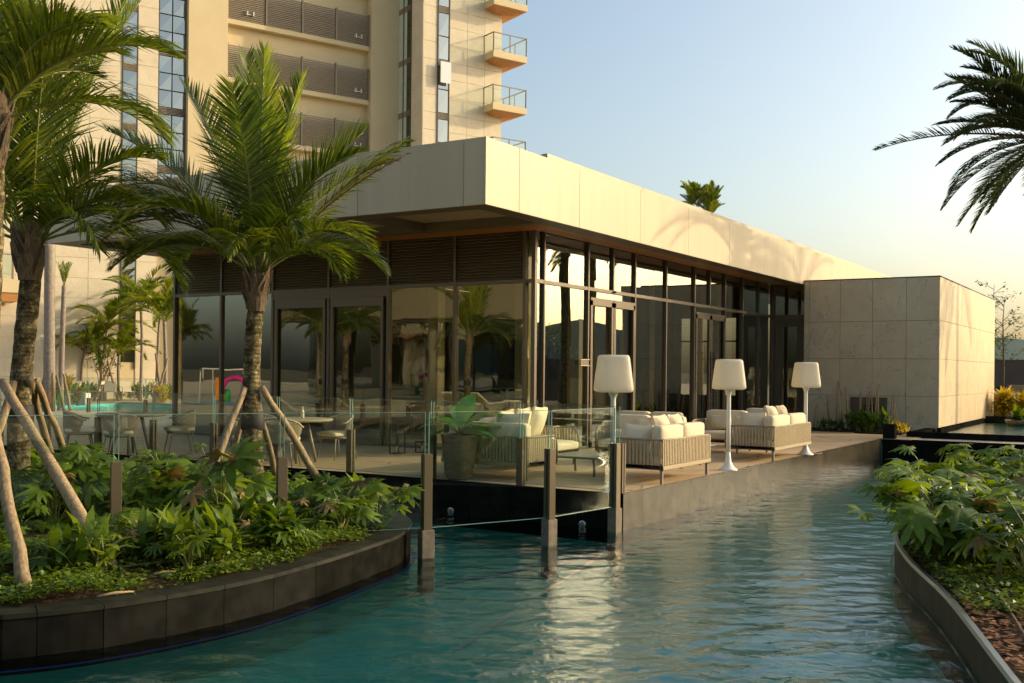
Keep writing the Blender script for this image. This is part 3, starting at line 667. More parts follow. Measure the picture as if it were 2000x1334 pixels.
# ================================================================== TOWER
def cam2w(x, t): return Vector((x * CS - t * SN, x * SN + t * CS, 0))
TO = cam2w(-.76, 61.0); TA = YAW + math.atan2(.565, .825)
tow = thing('apartment_tower', 'tall cream apartment tower with louvred balconies rising behind the pavilion', 'building', TO, TA)
def tp(mb, name, m, parent=None, smooth=False): return mb.build(name, m, parent or tow, smooth)
HT = 36
tp(MB().box((-5.19, .03, 0), (-.02, 14, HT)), 'wall_core', M['tower2'])
tp(MB().box((-32, 3.12, 0), (-18.72, 14, HT)), 'wall_core', M['tower2'])
tp(MB().box((-18.7, 3.35, 0), (-5.21, 14, HT)), 'wall_core', M['tower2'])
def clad(x0, x1, z0, z1, yf, cols, rh, inset=.035):
    global _cl
    z = z0; r = 0
    me = {}
    while z < z1:
        for c in range(cols):
            w_ = (x1 - x0) / cols; key = round(w_, 3)
            if key not in me: me[key] = MB().box((.008, -.0, .008), (w_ - .008, inset, rh - .008)).mesh('cladding_panel', M['tower'])
            inst(me[key], 'cladding_panel', tow, (x0 + c * w_, yf - random.uniform(0, .006), z))
        z += rh; r += 1
clad(-5.21, -4.3, 11, 27, -.006, 1, .98); clad(-3.53, 0, 11, 27, -.006, 3, .98)
clad(-19.7, -18.7, 0, 27, 3.09, 1, .98); clad(-31.0, -20.46, 0, 24, 3.09, 7, .98)
# side face of the right block
MB()
tp(MB().box((-5.235, .0, 0), (-5.195, 1.27, HT)), 'side_wall', M['tower'])
# window strips: frame and separate panes, floor bands
def strip(x0, x1, yf, z0, z1, axis='x', cols=1, fl=2.97, off=0, rows=3):
    fr = MB(); z = z0 + off
    if axis == 'x': fr.box((x0, yf + .05, z0), (x0 + .05, yf + .15, z1)).box((x1 - .05, yf + .05, z0), (x1, yf + .15, z1))
    f = None; first = True
    while z < z1:
        rh = (fl - .35) / rows
        for r in range(rows):
            for c in range(cols):
                w_ = (x1 - x0) / cols; a = x0 + c * w_; t1 = random.uniform(-.012, .012); t2 = random.uniform(-.012, .012)
                if axis == 'x': q = MB().add([(a + .03, yf + .1 + t1, z + r * rh + .03), (a + w_ - .03, yf + .1 - t1, z + r * rh + .03), (a + w_ - .03, yf + .1 - t2, z + (r + 1) * rh - .03), (a + .03, yf + .1 + t2, z + (r + 1) * rh - .03)], [(0, 1, 2, 3)])
                else: q = MB().add([(yf + t1, a + .03, z + r * rh + .03), (yf - t1, a + w_ - .03, z + r * rh + .03), (yf - t2, a + w_ - .03, z + (r + 1) * rh - .03), (yf + t2, a + .03, z + (r + 1) * rh - .03)], [(0, 1, 2, 3)])
                tp(q, 'window_pane', M['tglass'] if axis == 'x' else M['fglass'])
        lv = MB()
        for k in range(5):
            if axis == 'x': lv.box((x0, yf + .06, z + fl - .34 + k * .07), (x1, yf + .12, z + fl - .30 + k * .07))
            else: lv.box((yf - .02, x0, z + fl - .34 + k * .07), (yf + .04, x1, z + fl - .30 + k * .07))
        tp(lv, 'floor_band', M['slat'])
        z += fl
    if axis == 'x': tp(MB().box((x0, yf + .128, z0), (x1, yf + .134, z1)), 'window_backing', M['dark'])
    else: tp(MB().box((yf + .02, x0, z0), (yf + .03, x1, z1)), 'window_backing', M['dark']); tp(MB().box((yf + .01, x0 + .55, z0), (yf + .018, x1 - .05, z1)), 'curtain', M['white']); fr.box((yf - .03, x0, z0), (yf + .02, x0 + .05, z1)); fr.box((yf - .03, (x0 + x1) / 2 - .03, z0), (yf + .02, (x0 + x1) / 2 + .03, z1))
    tp(fr, 'window_frame', M['bronze'])
strip(-4.3, -3.53, -.11, 10, 27, rows=2)
strip(-18.7, -17.3, 3.05, 8, 27, cols=2, off=.8)
strip(-20.46, -19.7, 3.0, 1.5, 27, off=.3)
strip(1.27, 3.08, -5.25, 10, 27, 'y', cols=2, off=.3)
# open casement on the right strip
tp(MB().cham((-4.26, -.30, 17.55), (-3.57, -.26, 18.75), .01), 'open_casement', M['steel'])
# cream pilasters
tp(MB().box((-7.0, 2.75, 0), (-5.24, 3.4, HT)), 'pilaster', M['tower2'])
tp(MB().box((-17.3, 2.75, 0), (-15.26, 3.4, HT)), 'pilaster', M['tower2'])
# louvred balconies
for k in range(-3, 4):
    zb_ = 16.8 + 3.05 * k
    bl = tp(MB().cham((-15.25, 2.95, zb_ - .28), (-7.01, 4.6, zb_ - .02), .01), 'balcony_slab', M['tower2'])
    sc = MB()
    for j in range(17): sc.box((-15.24, 2.98, zb_ + .02 + j * .1), (-7.02, 3.04, zb_ + .075 + j * .1))
    o = tp(sc, 'louvre_screen', M['slat'], bl); o['kind'] = 'stuff'
    for x in (-15.2, -13.1, -11.05, -9.05, -7.05): tp(MB().box((x - .04, 2.93, zb_ - .02), (x + .04, 3.1, zb_ + 1.76)), 'screen_post', M['slat'], bl)
    for x in (-14.2, -7.9): tp(MB().box((x, 2.86, zb_ + .32), (x + .05, 2.97, zb_ + .54)).box((x + .34, 2.86, zb_ + .32), (x + .39, 2.97, zb_ + .54)).box((x - .1, 2.9, zb_ + .36), (x + .36, 2.95, zb_ + .385)), 'bracket', M['white'], bl)
    tp(MB().box((-15.25, 4.6, zb_ - .3), (-7.0, 4.7, zb_ + 2.8)), 'mosaic_wall', M['tile_small'])
    for xa in (-8.35, -15.2):
        wf = tp(MB().box((xa, 4.5, zb_ + .1), (xa + .06, 4.6, zb_ + 2.5)).box((xa + 1.2, 4.5, zb_ + .1), (xa + 1.26, 4.6, zb_ + 2.5)).box((xa + .58, 4.5, zb_ + .1), (xa + .64, 4.6, zb_ + 2.5)).box((xa, 4.5, zb_ + 2.45), (xa + 1.26, 4.6, zb_ + 2.52)), 'window_frame', M['bronze'])
        tp(MB().box((xa + .06, 4.54, zb_ + .1), (xa + 1.2, 4.56, zb_ + 2.45)), 'window_pane', M['tglass'], wf)
# corner balconies
for k in range(-2, 3):
    z = 19.73 + 2.97 * k
    sb = tp(MB().cham((-1.24, -1.0, z - .38), (1.1, 2.6, z), .015), 'balcony', M['tower2'])
    tp(MB().add([(-1.15, -.9, z - .39), (1.0, -.9, z - .39), (1.0, 2.5, z - .39), (-1.15, 2.5, z - .39), (-.6, -.2, z - .55), (.5, -.2, z - .55), (.5, 2.3, z - .55), (-.6, 2.3, z - .55)],
                [(4, 7, 6, 5), (0, 1, 5, 4), (1, 2, 6, 5), (2, 3, 7, 6), (3, 0, 4, 7)]), 'timber_soffit', M['wood'], sb)
    rl = MB()
    for a, c in (((-1.2, -.96), (1.06, -.96)), ((-1.2, -.96), (-1.2, 0)), ((1.06, -.96), (1.06, 2.5))):
        rl.box((min(a[0], c[0]) - .03, min(a[1], c[1]) - .03, z + 1.0), (max(a[0], c[0]) + .03, max(a[1], c[1]) + .03, z + 1.05))
        L = math.hypot(c[0] - a[0], c[1] - a[1]); nn_ = max(1, round(L / 1.1))
        for j in range(nn_ + 1):
            x = a[0] + (c[0] - a[0]) * j / nn_; y = a[1] + (c[1] - a[1]) * j / nn_; rl.box((x - .025, y - .025, z), (x + .025, y + .025, z + 1.0))
        pg = MB().add([(a[0], a[1], z + .04), (c[0], c[1], z + .04), (c[0], c[1], z + .98), (a[0], a[1], z + .98)], [(0, 1, 2, 3)])
        tp(pg, 'balcony_glass', M['fglass'], sb)
    tp(rl, 'handrail', M['slat'], sb)
# lower wing with a first floor terrace, far left
lw = thing('lower_wing', 'low wing of the tower with a glazed first floor terrace over a timber soffit', 'building', TO, TA)
tp(MB().box((-40, 1.2, 4.9), (-25.2, 3.0, 5.5)), 'terrace_slab', M['tower2'], lw)
tp(MB().box((-40, 1.25, 4.5), (-25.4, 3.0, 4.9)), 'timber_soffit', M['wood'], lw)
tp(MB().box((-40, 1.3, 5.5), (-25.6, 1.32, 6.6)), 'balustrade_glass', M['fglass'], lw)
tp(MB().box((-27.5, 1.26, 5.5), (-27.42, 1.36, 6.65)).box((-25.64, 1.26, 5.5), (-25.56, 1.36, 6.65)).box((-40, 1.28, 6.6), (-25.56, 1.34, 6.65)), 'balustrade_rail', M['slat'], lw)
tp(MB().box((-42, 5.2, 0), (-31.1, 9, 12)), 'wall', M['tower2'], lw)
for x in (-40, -38.2, -36.4, -34.6, -32.8):
    wf = tp(MB().box((x, 5.12, .2), (x + .08, 5.2, 10)).box((x, 5.12, 3.8), (x + 1.7, 5.2, 3.95)), 'window_frame', M['bronze'], lw)
    tp(MB().box((x + .08, 5.16, .2), (x + 1.62, 5.18, 10)), 'window_pane', M['tglass'], wf)
tp(MB().box((-33.6, 2.2, 0), (-32.9, 2.9, 4.5)), 'pier', M['tower'], lw)

# ================================================================== GLASS FENCES
post_me = None
def fence(name, label, P, zp0, zp1, zg0, zg1, sleeves=(), posts=None):
    t = thing(name, label, 'glass fence', (P[0][0], P[0][1], 0), world=True)
    for i, p in enumerate(P):
        q = Vector(P[min(i + 1, len(P) - 1)]) - Vector(P[max(i - 1, 0)]); a = math.atan2(q.y, q.x)
        Mx = Matrix.Translation((p[0], p[1], 0)) @ Matrix.Rotation(a, 4, 'Z')
        z0 = zp0
        b_ = MB().cham((-.05, .012, z0), (.05, .052, zp1), .003, Mx).cham((-.05, -.052, z0), (.05, -.012, zp1), .003, Mx).cham((-.02, -.012, z0), (.02, .012, zp1 - .01), .002, Mx)
        b_.build('post', M['post'], t)
        if i in sleeves: MB().cham((-.075, -.065, -1.25), (.075, .065, -.17), .006, Mx).build('post_sleeve', M['sleeve'], t)
    for i in range(len(P) - 1):
        a, c = Vector(P[i]), Vector(P[i + 1]); d = (c - a).normalized(); a2 = a + d * .02; c2 = c - d * .02; nrm = Vector((-d.y, d.x)) * .006
        g_ = MB().add([(a2.x + nrm.x, a2.y + nrm.y, zg0), (c2.x + nrm.x, c2.y + nrm.y, zg0), (c2.x + nrm.x, c2.y + nrm.y, zg1), (a2.x + nrm.x, a2.y + nrm.y, zg1)], [(0, 1, 2, 3)])
        pane = g_.build('glass_panel', M['fglass'], t)
        e = MB()
        for (u, v_, z0, z1) in ((a2, c2, zg1 - .003, zg1 + .003), (a2, c2, zg0 - .004, zg0 + .002)): 
            e.add([(u.x - nrm.x, u.y - nrm.y, z0), (v_.x - nrm.x, v_.y - nrm.y, z0), (v_.x + nrm.x, v_.y + nrm.y, z0), (u.x + nrm.x, u.y + nrm.y, z0), (u.x - nrm.x, u.y - nrm.y, z1), (v_.x - nrm.x, v_.y - nrm.y, z1), (v_.x + nrm.x, v_.y + nrm.y, z1), (u.x + nrm.x, u.y + nrm.y, z1)], [(4, 5, 6, 7), (0, 3, 2, 1), (0, 1, 5, 4), (2, 3, 7, 6)])
        for u in (a2 + d * .003, c2 - d * .003):
            w2 = d * .004; e.add([(u.x + s1 * w2.x + s2 * nrm.x, u.y + s1 * w2.y + s2 * nrm.y, z_) for z_ in (zg0, zg1) for s1 in (-1, 1) for s2 in (-1, 1)], [(0, 1, 5, 4), (2, 3, 7, 6), (0, 2, 6, 4), (1, 3, 7, 5)])
        e.build('glass_edge', M['gedge'], t)
    return t
DY = YD + .06
fence('deck_fence', 'clear glass fence on bronze posts along the front edge of the deck', [(x, DY) for x in (-6.13, -7.67, -9.21, -10.77, -12.32, -13.82, -15.36, -16.9, -18.44, -20.0, -21.5, -23.0)], 0, .66, .03, 1.14)
fence('pool_fence', 'clear glass fence standing in the pool and crossing the planted island', [(-10.6, 3.6), (-9.65, 5.15), (-8.74, 6.68), (-7.9, 8.09), (-6.97, 9.38), (-6.28, 10.91), (-6.10, 12.30)], -.2, .67, -.15, 1.13, sleeves=(4, 5, 6))
fence('rear_fence', 'glass fence along the near side of the rear swimming pool', [(-41, 23.3), (-38, 23.3), (-35, 23.3), (-32, 23.3), (-29, 23.3), (-26, 23.3), (-23.5, 23.3)], 0, .5, .02, 1.2)

# ================================================================== LAMPS
def make_lamp(p, label):
    t = thing('floor_lamp', label, 'floor lamp', p, rz=YAW + .12, group='white floor lamps along the deck edge')
    MB().lathe([(.155, 0), (.155, .012), (.13, .03), (.085, .07), (.052, .14), (.04, .22), (.036, .3)], 28).build('lamp_base', M['white'], t, True)
    MB().lathe([(.036, .3), (.034, .8), (.034, 1.22), (.04, 1.26), (.07, 1.32), (.075, 1.335)], 24).build('stem', M['white'], t, True)
    pr = [(.0, 1.325), (.20, 1.325), (.232, 1.335), (.245, 1.36), (.243, 1.40), (.232, 1.50), (.217, 1.62), (.203, 1.74), (.196, 1.79), (.183, 1.815), (.17, 1.82)]
    sh = MB().lathe(pr, 40, sq=5).build('lamp_shade', M['shade'], t, True)
    MB().tube([(.12, 0, .02), (.3, .1, .008), (.5, .35, .008), (.6, .7, .008)], .006, 5).build('power_cord', M['sleeve'], t)
    MB().lathe([(.172, 1.815), (.165, 1.822), (.12, 1.823)], 40, sq=5).build('shade_lid', M['steel'], sh, True)
lp = gz(1422, 918, 0); make_lamp(lp, 'white floor lamp between the two rope sofas, the middle of three')
lp = gz(1573, 888, 0); make_lamp(lp, 'white floor lamp farthest down the deck near the stone block')
lp = oT(1196, 960, 14.05); lp.z = 0; make_lamp(Vector((lp.x, lp.y, 0)), 'white floor lamp nearest the camera, seen behind the glass corner')

# ================================================================== FURNITURE
def pillow(c, size, rz, tiltx, label, group='scatter cushions on the rope sofas', parent=None, m='cream'):
    o = MB().cushion((0, 0, 0), size, .035, .05, 9, pinch=.9).build('scatter_cushion', M[m], None, True)
    o.location = c; o.rotation_euler = (tiltx, random.uniform(-.06, .06), rz); tag(o, label, 'cushion', group); return o
def sofa(label, loc, rz, W, D=.86, seats=2, arms=(1, 1), h=.63, backh=.84, group=None, name='rope_sofa'):
    """local: back along -y, opens to +y, x from -W/2 to W/2"""
    t = thing(name, label, 'sofa' if W > 1.1 else 'armchair', loc, rz, group)
    fr = MB(); rp = MB(); r = .016; x0, x1 = -W / 2, W / 2
    def loop(path, z): return [(x, y, z) for x, y in path]
    rnd = .16
    top = []
    if arms[0]:
        for k in range(5):
            a = k / 4 * PI / 2; top.append((x0, D - rnd + rnd * math.cos(a), h - rnd + rnd * math.sin(a)))
        top = [(x0, D, .24)] + top
    top += [(x0, .04, h), (x0 + .04, 0, h), (x1 - .04, 0, h), (x1, .04, h)]
    if arms[1]:
        seg = []
        for k in range(5):
            a = (4 - k) / 4 * PI / 2; seg.append((x1, D - rnd + rnd * math.cos(a), h - rnd + rnd * math.sin(a)))
        top += seg + [(x1, D, .24)]
    fr.tube(top, r, 8)
    fr.cham((x0 - .01, -.015, .20), (x1 + .01, .03, .27), .004); fr.cham((x0 - .012, 0.031, .20), (x0 + .03, D, .27), .004); fr.cham((x1 - .03, .031, .20), (x1 + .012, D, .27), .004); fr.cham((x0 + .031, D - .05, .20), (x1 - .031, D - .005, .25), .004)
    fr.build('frame', M['frame'], t, True)
    def rope(x, y, dx, dy, z1):
        j = random.uniform(-.004, .004); j2 = random.uniform(-.004, .004)
        rp.box((-.0155, -.008, 0), (.0155, .008, 1), Matrix(((dx, -dy, 0, x), (dy, dx, 0, y), (0, 0, 1, .235), (0, 0, 0, 1))) @ Matrix(((1, 0, j, 0), (0, 1, j2 * .3, 0), (0, 0, z1 - .235, 0), (0, 0, 0, 1))))
    n_ = int(W / .056)
    for i in range(n_ + 1): rope(x0 + W * i / n_, -.006, 1, 0, h)
    n_ = int(D / .056)
    for s_, on in ((x0, arms[0]), (x1, arms[1])):
        if not on: continue
        for i in range(1, n_):
            y = D * i / n_; z1 = h if y < D - rnd else h - rnd + rnd * math.sqrt(max(0, 1 - ((y - D + rnd) / rnd) ** 2))
            rope(s_, y, 0, 1, z1)
    rp.box((x0 - .02, -.022, .205), (x1 + .02, -.016, .262))
    o = rp.build('rope_weave', M['rope'], t); o['kind'] = 'stuff'
    for lx in (x0 + .03, x1 - .03):
        for ly in (.03, D - .06): MB().cham((lx - .02, ly - .02, 0), (lx + .02, ly + .02, .2), .004).build('leg', M['frame'], t)
    sw_ = (W - .10) / seats
    for i in range(seats):
        cx = x0 + .05 + sw_ * (i + .5)
        MB().cushion((cx, D / 2 + .09, .335), (sw_ - .012, D - .06, .15), .05, .025, 9).build('seat_cushion', M['cream'], t, True)
        MB().cushion((cx, .135, .60), (sw_ - .02, .19, backh - .38), .055, .03, 9, M=Matrix.Translation((0, .0, 0)) @ Matrix.Rotation(.0, 4, 'X')).build('back_cushion', M['cream'], t, True)
    return t
# sofa A (nearest to the water), back on +X side
SA0 = gz(1302, 946, 0)
sa = sofa('two seat rope sofa nearest the water, its back to the pool beside the glass corner', (-6.11, 14.72, 0), PI / 2, 1.78, .86, 2, group='rope sofas on the deck')
sb_ = sofa('two seat rope sofa farther along the deck, between the middle and the far floor lamp', (-5.99 - .06, 19.72, 0), PI / 2, 2.22, .92, 2, group='rope sofas on the deck')
sc_ = sofa('rope sofa behind the dark pot with its back to the glass fence', (-8.62, 13.02, 0), 0, 1.50, .86, 2, group='rope sofas on the deck')
sd_ = sofa('rope sofa standing across from the low tables near the glass corner, piled with cushions', (-9.55, 15.05, 0), -PI / 2, 1.9, .90, 2, arms=(1, 0), group='rope sofas on the deck')
se_ = sofa('rope sofa set near the glass facade, its shaded front facing the pool corner', (-7.85, 17.35, 0), PI, 1.45, .85, 2, group='rope sofas on the deck')
sg_ = sofa('rope sofa just behind another one, only its pale cushion tops showing', (-8.6, 19.0, 0), PI, 1.45, .85, 2, group='rope sofas on the deck')
sf_ = sofa('rope armchair with a small cushion behind the middle floor lamp', (-7.75, 20.9, 0), PI, .98, .85, 1, name='rope_armchair')
sh_ = sofa('rope armchair at the far end of the seating near the doors', (-7.5, 22.6, 0), PI, .98, .85, 1, name='rope_armchair')
# scatter cushions
def P3(x, y, z): return Vector((x, y, z))
pillow(P3(-6.62, 14.0, .60), (.5, .5, .17), .0, 1.25, 'cream cushion with a piped edge leaning on the near arm of the waterside sofa')
pillow(P3(-6.85, 14.08, .56), (.42, .42, .15), .15, 1.15, 'small fringed cushion at the near corner of the waterside sofa')
pillow(P3(-6.52, 14.7, .73), (.46, .46, .16), PI / 2, 1.3, 'cream cushion standing in the middle of the waterside sofa')
pillow(P3(-6.52, 15.2, .74), (.44, .44, .16), PI / 2, 1.35, 'cream cushion at the far end of the waterside sofa')
pillow(P3(-6.55, 18.85, .64), (.5, .5, .17), .0, 1.25, 'cream cushion on the near arm of the far sofa')
pillow(P3(-6.75, 19.0, .60), (.42, .42, .15), .1, 1.2, 'second cushion leaning at the near arm of the far sofa')
pillow(P3(-6.48, 19.75, .76), (.46, .46, .16), PI / 2, 1.3, 'cream cushion in the middle of the far sofa')
pillow(P3(-6.48, 20.35, .76), (.44, .44, .16), PI / 2, 1.35, 'cream cushion at the far end of the far sofa')
for i, (y, z, s_, lab) in enumerate(((14.45, .70, .56, 'large cream cushion leaning left on the sofa behind the potted plant'), (14.98, .71, .58, 'large cream cushion in the middle of the sofa behind the potted plant'), (15.5, .71, .60, 'large square cream cushion nearest the glass corner on the sofa behind the pot'))):
    pillow(P3(-9.22, y, z), (s_, s_, .18), -PI / 2 + .15, 1.25, lab)
pillow(P3(-8.3, 13.28, .80), (.60, .34, .14), .03, 1.35, 'long low cushion along the top of the sofa behind the pot')
pillow(P3(-7.75, 16.95, .60), (.45, .36, .14), PI, 1.2, 'cushion on the shaded front of the sofa by the facade')
pillow(P3(-7.75, 20.45, .58), (.46, .34, .14), PI, 1.2, 'small rectangular cushion on the armchair behind the middle lamp')
# low tables
def low_table(label, loc, rz, a, c, h=.3):
    t = thing('coffee_table', label, 'coffee table', loc, rz)
    MB().cham((-a / 2, -c / 2, h - .035), (a / 2, c / 2, h), .008).build('table_top', M['table'], t)
    for sx in (-1, 1):
        for sy in (-1, 1):
            x, y = sx * (a / 2 - .12), sy * (c / 2 - .12)
            MB().tube([(x, y, h - .036), (x + sx * .03, y + sy * .03, .1), (x + sx * .02, y + sy * .02, 0)], .02, 8).build('leg', M['frame'], t, True)
low_table('low grey coffee table behind the glass corner of the deck', (-7.75, 14.55, 0), 0, .9, .9)
low_table('small low table on the deck between the two waterside sofas', (-7.1, 17.4, 0), 0, .6, .6, .34)
# dining groups
def dining_table(label, loc, r=.62):
    t = thing('round_dining_table', label, 'table', loc, 0, 'round dining tables on the deck')
    MB().lathe([(r - .03, .70), (r, .72), (r, .74), (r - .02, .745)], 40).build('table_top', M['cream'] if 0 else M['beigewall'], t, True)
    for k in range(4):
        a = PI / 4 + k * PI / 2; MB().tube([(.18 * math.cos(a), .18 * math.sin(a), .70), (.34 * math.cos(a), .34 * math.sin(a), 0)], [.035, .025], 8).build('leg', M['frame'], t, True)
    return t
def dining_chair(label, loc, rz, group='rope dining chairs'):
    t = thing('rope_dining_chair', label, 'chair', loc, rz, group)
    MB().cushion((0, .02, .45), (.50, .50, .08), .035, .012, 7).build('seat_cushion', M['cream'], t, True)
    MB().lathe([(.245, .37), (.255, .39), (.25, .41)], 24).build('seat_pan', M['frame'], t, True)
    rp = MB(); top = []; n_ = 42
    for i in range(n_ + 1):
        a = PI + (PI * i / n_) ; ex = abs(math.sin(a)) ** .7
        R1 = .315; zt = .64 + .15 * ex; x, y = R1 * math.cos(a), R1 * math.sin(a) + .05 + (.10 if i in (0, n_) else 0)
        top.append((x * (1.0), y, zt)); xb, yb = .25 * math.cos(a), .25 * math.sin(a)
        rp.tube([(x, R1 * math.sin(a) + .05, zt - .005), (x * .97, (R1 * math.sin(a) + .04) * .97, .55), (xb, yb, .40)], .007, 4, cap=False)
        rp.tube([(x, R1 * math.sin(a) + .05, zt - .005), (.25 * math.cos(a + .12), .25 * math.sin(a + .12), .40)], .006, 4, cap=False)
    MB().tube(top, .017, 8).build('frame', M['rope'], t, True)
    o = rp.build('rope_weave', M['rope'], t); o['kind'] = 'stuff'
    for sx in (-1, 1):
        for sy in (-1, 1): MB().tube([(sx * .19, sy * .18, .38), (sx * .25, sy * .25, 0)], [.016, .010], 8).build('leg', M['frame'], t, True)
    return t
tA = gz(580, 880, 0); tA = oT(578, 880, 18.0); TA_ = Vector((tA.x, tA.y, 0))
dining_table('round pale dining table right of the near palm trunk', TA_)
def around(c, deg, r): a = math.radians(deg); return Vector((c.x + r * math.cos(a), c.y + r * math.sin(a), 0)), a + PI / 2
for deg, r, lab in ((-62, .86, 'rope dining chair turned three quarters away at the right side of the near table'), (-125, .86, 'rope dining chair with its back to the fence in front of the near table'), (80, .88, 'rope dining chair on the far side of the near table'), (172, .88, 'rope dining chair partly hidden by the near palm trunk')):
    p, a = around(TA_, deg, r); dining_chair(lab, p, a)
def back_to(t): pass
tb = oT(255, 900, 19.3); TB = Vector((tb.x, tb.y, 0))
dining_table('round dining table in the shade at the left end of the deck', TB)
for deg, r, lab in ((-50, .88, 'shaded rope chair at the right of the far left table'), (-130, .88, 'shaded rope chair in front of the far left table'), (60, .88, 'shaded rope chair behind the far left table')):
    p, a = around(TB, deg, r); dining_chair(lab, p, a)
mugs = MB().lathe([(.025, 0), (.03, .01), (.03, .12), (.012, .15), (.012, .2)], 12); mg = mugs.build('bottle', M['cream'], None, True); mg.location = TA_ + Vector((.05, .1, .745)); tag(mg, 'small pale bottle standing on the near dining table', 'bottle')
# lantern on the deck
def lantern(label, p, h):
    t = thing('lantern', label, 'lantern', p); f = MB()
    for sx in (-1, 1):
        for sy in (-1, 1): f.box((sx * .1 - .01, sy * .1 - .01, 0), (sx * .1 + .01, sy * .1 + .01, h))
    f.box((-.11, -.11, h), (.11, .11, h + .02)).box((-.11, -.11, 0), (.11, .11, .015)); f.build('lantern_frame', M['dark'], t)
    MB().lathe([(.03, .016), (.03, .14)], 10).build('candle', M['cream'], t, True)
lantern('tall black lantern on the deck before the front glass', gz(776, 886, 0), .55); lantern('short black lantern beside the tall one', gz(826, 884, 0), .2)
# pot
pot = thing('planter_pot', 'tapered dark ribbed pot on the deck behind the glass fence', 'pot', gz(888, 937, 0) + Vector((0, .12, 0)))
pr = [(.17, 0), (.185, .02)]
for k in range(26): z = .02 + k * .024; r0 = .19 + .085 * (z / .65); pr += [(r0, z + .004), (r0 + .006, z + .012), (r0, z + .020)]
MB().lathe(pr + [(.285, .655), (.255, .655), (.25, .6)], 40).build('pot_body', M['pot'], pot, True)
MB().lathe([(.25, .61), (.1, .625)], 24).build('pot_soil', M['soil'], pot)
# ================================================================== PALMS
def frond(L, elev, droop, n, leafL, hang=.5, seed=0, lw=.028, vee=.35, s0=.16, segs=3, twist=0, ragged=.12, side_curve=0, al0=28, al1=42):
    rd = random.Random(seed); K = 16; pts = []; p = Vector((0, 0, 0)); tang = []
    for i in range(K + 1):
        s = i / K; a = elev - droop * s ** 1.35; d = Vector((math.cos(a) * math.cos(side_curve * s), math.cos(a) * math.sin(side_curve * s), math.sin(a)))
        pts.append(p.copy()); tang.append(d); p = p + d * L / K
    st = MB().tube(pts, [.022 * L / 2.6 * (1 - .88 * i / K) + .002 for i in range(K + 1)], 5)
    lf = MB(); V = lf.v; F_ = lf.f
    for i in range(n):
        s = s0 + (1 - s0) * (i + .3) / n; q = s * K; k = min(int(q), K - 1); t = q - k
        P = pts[k].lerp(pts[k + 1], t); T = tang[k].lerp(tang[k + 1], t).normalized(); S = T.cross(Vector((0, 0, 1)))
        if S.length < .05: S = Vector((0, -1, 0))
        S.normalize(); N = S.cross(T).normalized()
        if twist: 
            R_ = Matrix.Rotation(twist * s, 3, T); S = R_ @ S; N = R_ @ N
        prof = min(1, (s - s0 + .06) / .22) ** .6 * (1 - .72 * max(0, (s - .55) / .45) ** 1.4); al = math.radians(al0 + al1 * s)
        for sg in (-1, 1):
            if rd.random() < ragged * .4: continue
            l = leafL * prof * rd.uniform(1 - ragged, 1 + ragged * .6); a2 = al + rd.gauss(0, .06)
            D = (S * sg * math.cos(a2) + T * math.sin(a2) + N * (vee + rd.gauss(0, .06))).normalized()
            hg = hang * rd.uniform(.7, 1.35); b0 = len(V); c = P.copy(); step = l / segs; w0 = lw * rd.uniform(.8, 1.15)
            wn = T * .9 + N * .15
            for j in range(segs + 1):
                f = j / segs; ww = w0 * (.55, 1, .8, .04)[j] if segs == 3 else w0 * (.7, 1, .05)[j]
                wv = (wn - wn.dot(D) * D).normalized() * ww * .5
                V.append(tuple(c - wv)); V.append(tuple(c + wv))
                c = c + D * step; D = (D + Vector((0, 0, -1)) * hg * (.35 + f) * .55).normalized()
            for j in range(segs): F_.append((b0 + 2 * j, b0 + 2 * j + 1, b0 + 2 * j + 3, b0 + 2 * j + 2))
    return st, lf
FS = [0]
def add_frond(t, z, az, L, elev, droop, n=60, leafL=.55, hang=.5, m='frond', r0=.08, **kw):
    FS[0] += 1; st, lf = frond(L, elev, droop, n, leafL, hang, FS[0], **kw)
    base = Vector((r0 * math.cos(az), r0 * math.sin(az), z))
    o = lf.build('frond', M[m], t); o.location = base; o.rotation_euler = (0, 0, az)
    s_ = st.build('frond_stalk', M['rachis'] if m in ('frond', 'frondb') else M['sheath'], o, True)
    return o
def trunk(t, H, r0, r1, m, lean=(0, 0), flare=.35, nr=46, rough=.04, seed=0, wob=.03):
    rd = random.Random(seed); pts = []; rr = []
    for i in range(nr + 1):
        f = i / nr; z = -.1 + f * (H + .1); pts.append((lean[0] * f ** 1.3 + wob * math.sin(f * 5 + seed), lean[1] * f ** 1.3 + wob * math.cos(f * 4 + seed), z))
        rr.append((r0 + (r1 - r0) * f + r0 * flare * math.exp(-z * 5 / max(.6, H * .25))) * (1 + rough * rd.uniform(-1, 1)))
    return MB().tube(pts, rr, 20).build('trunk', M[m], t, True)
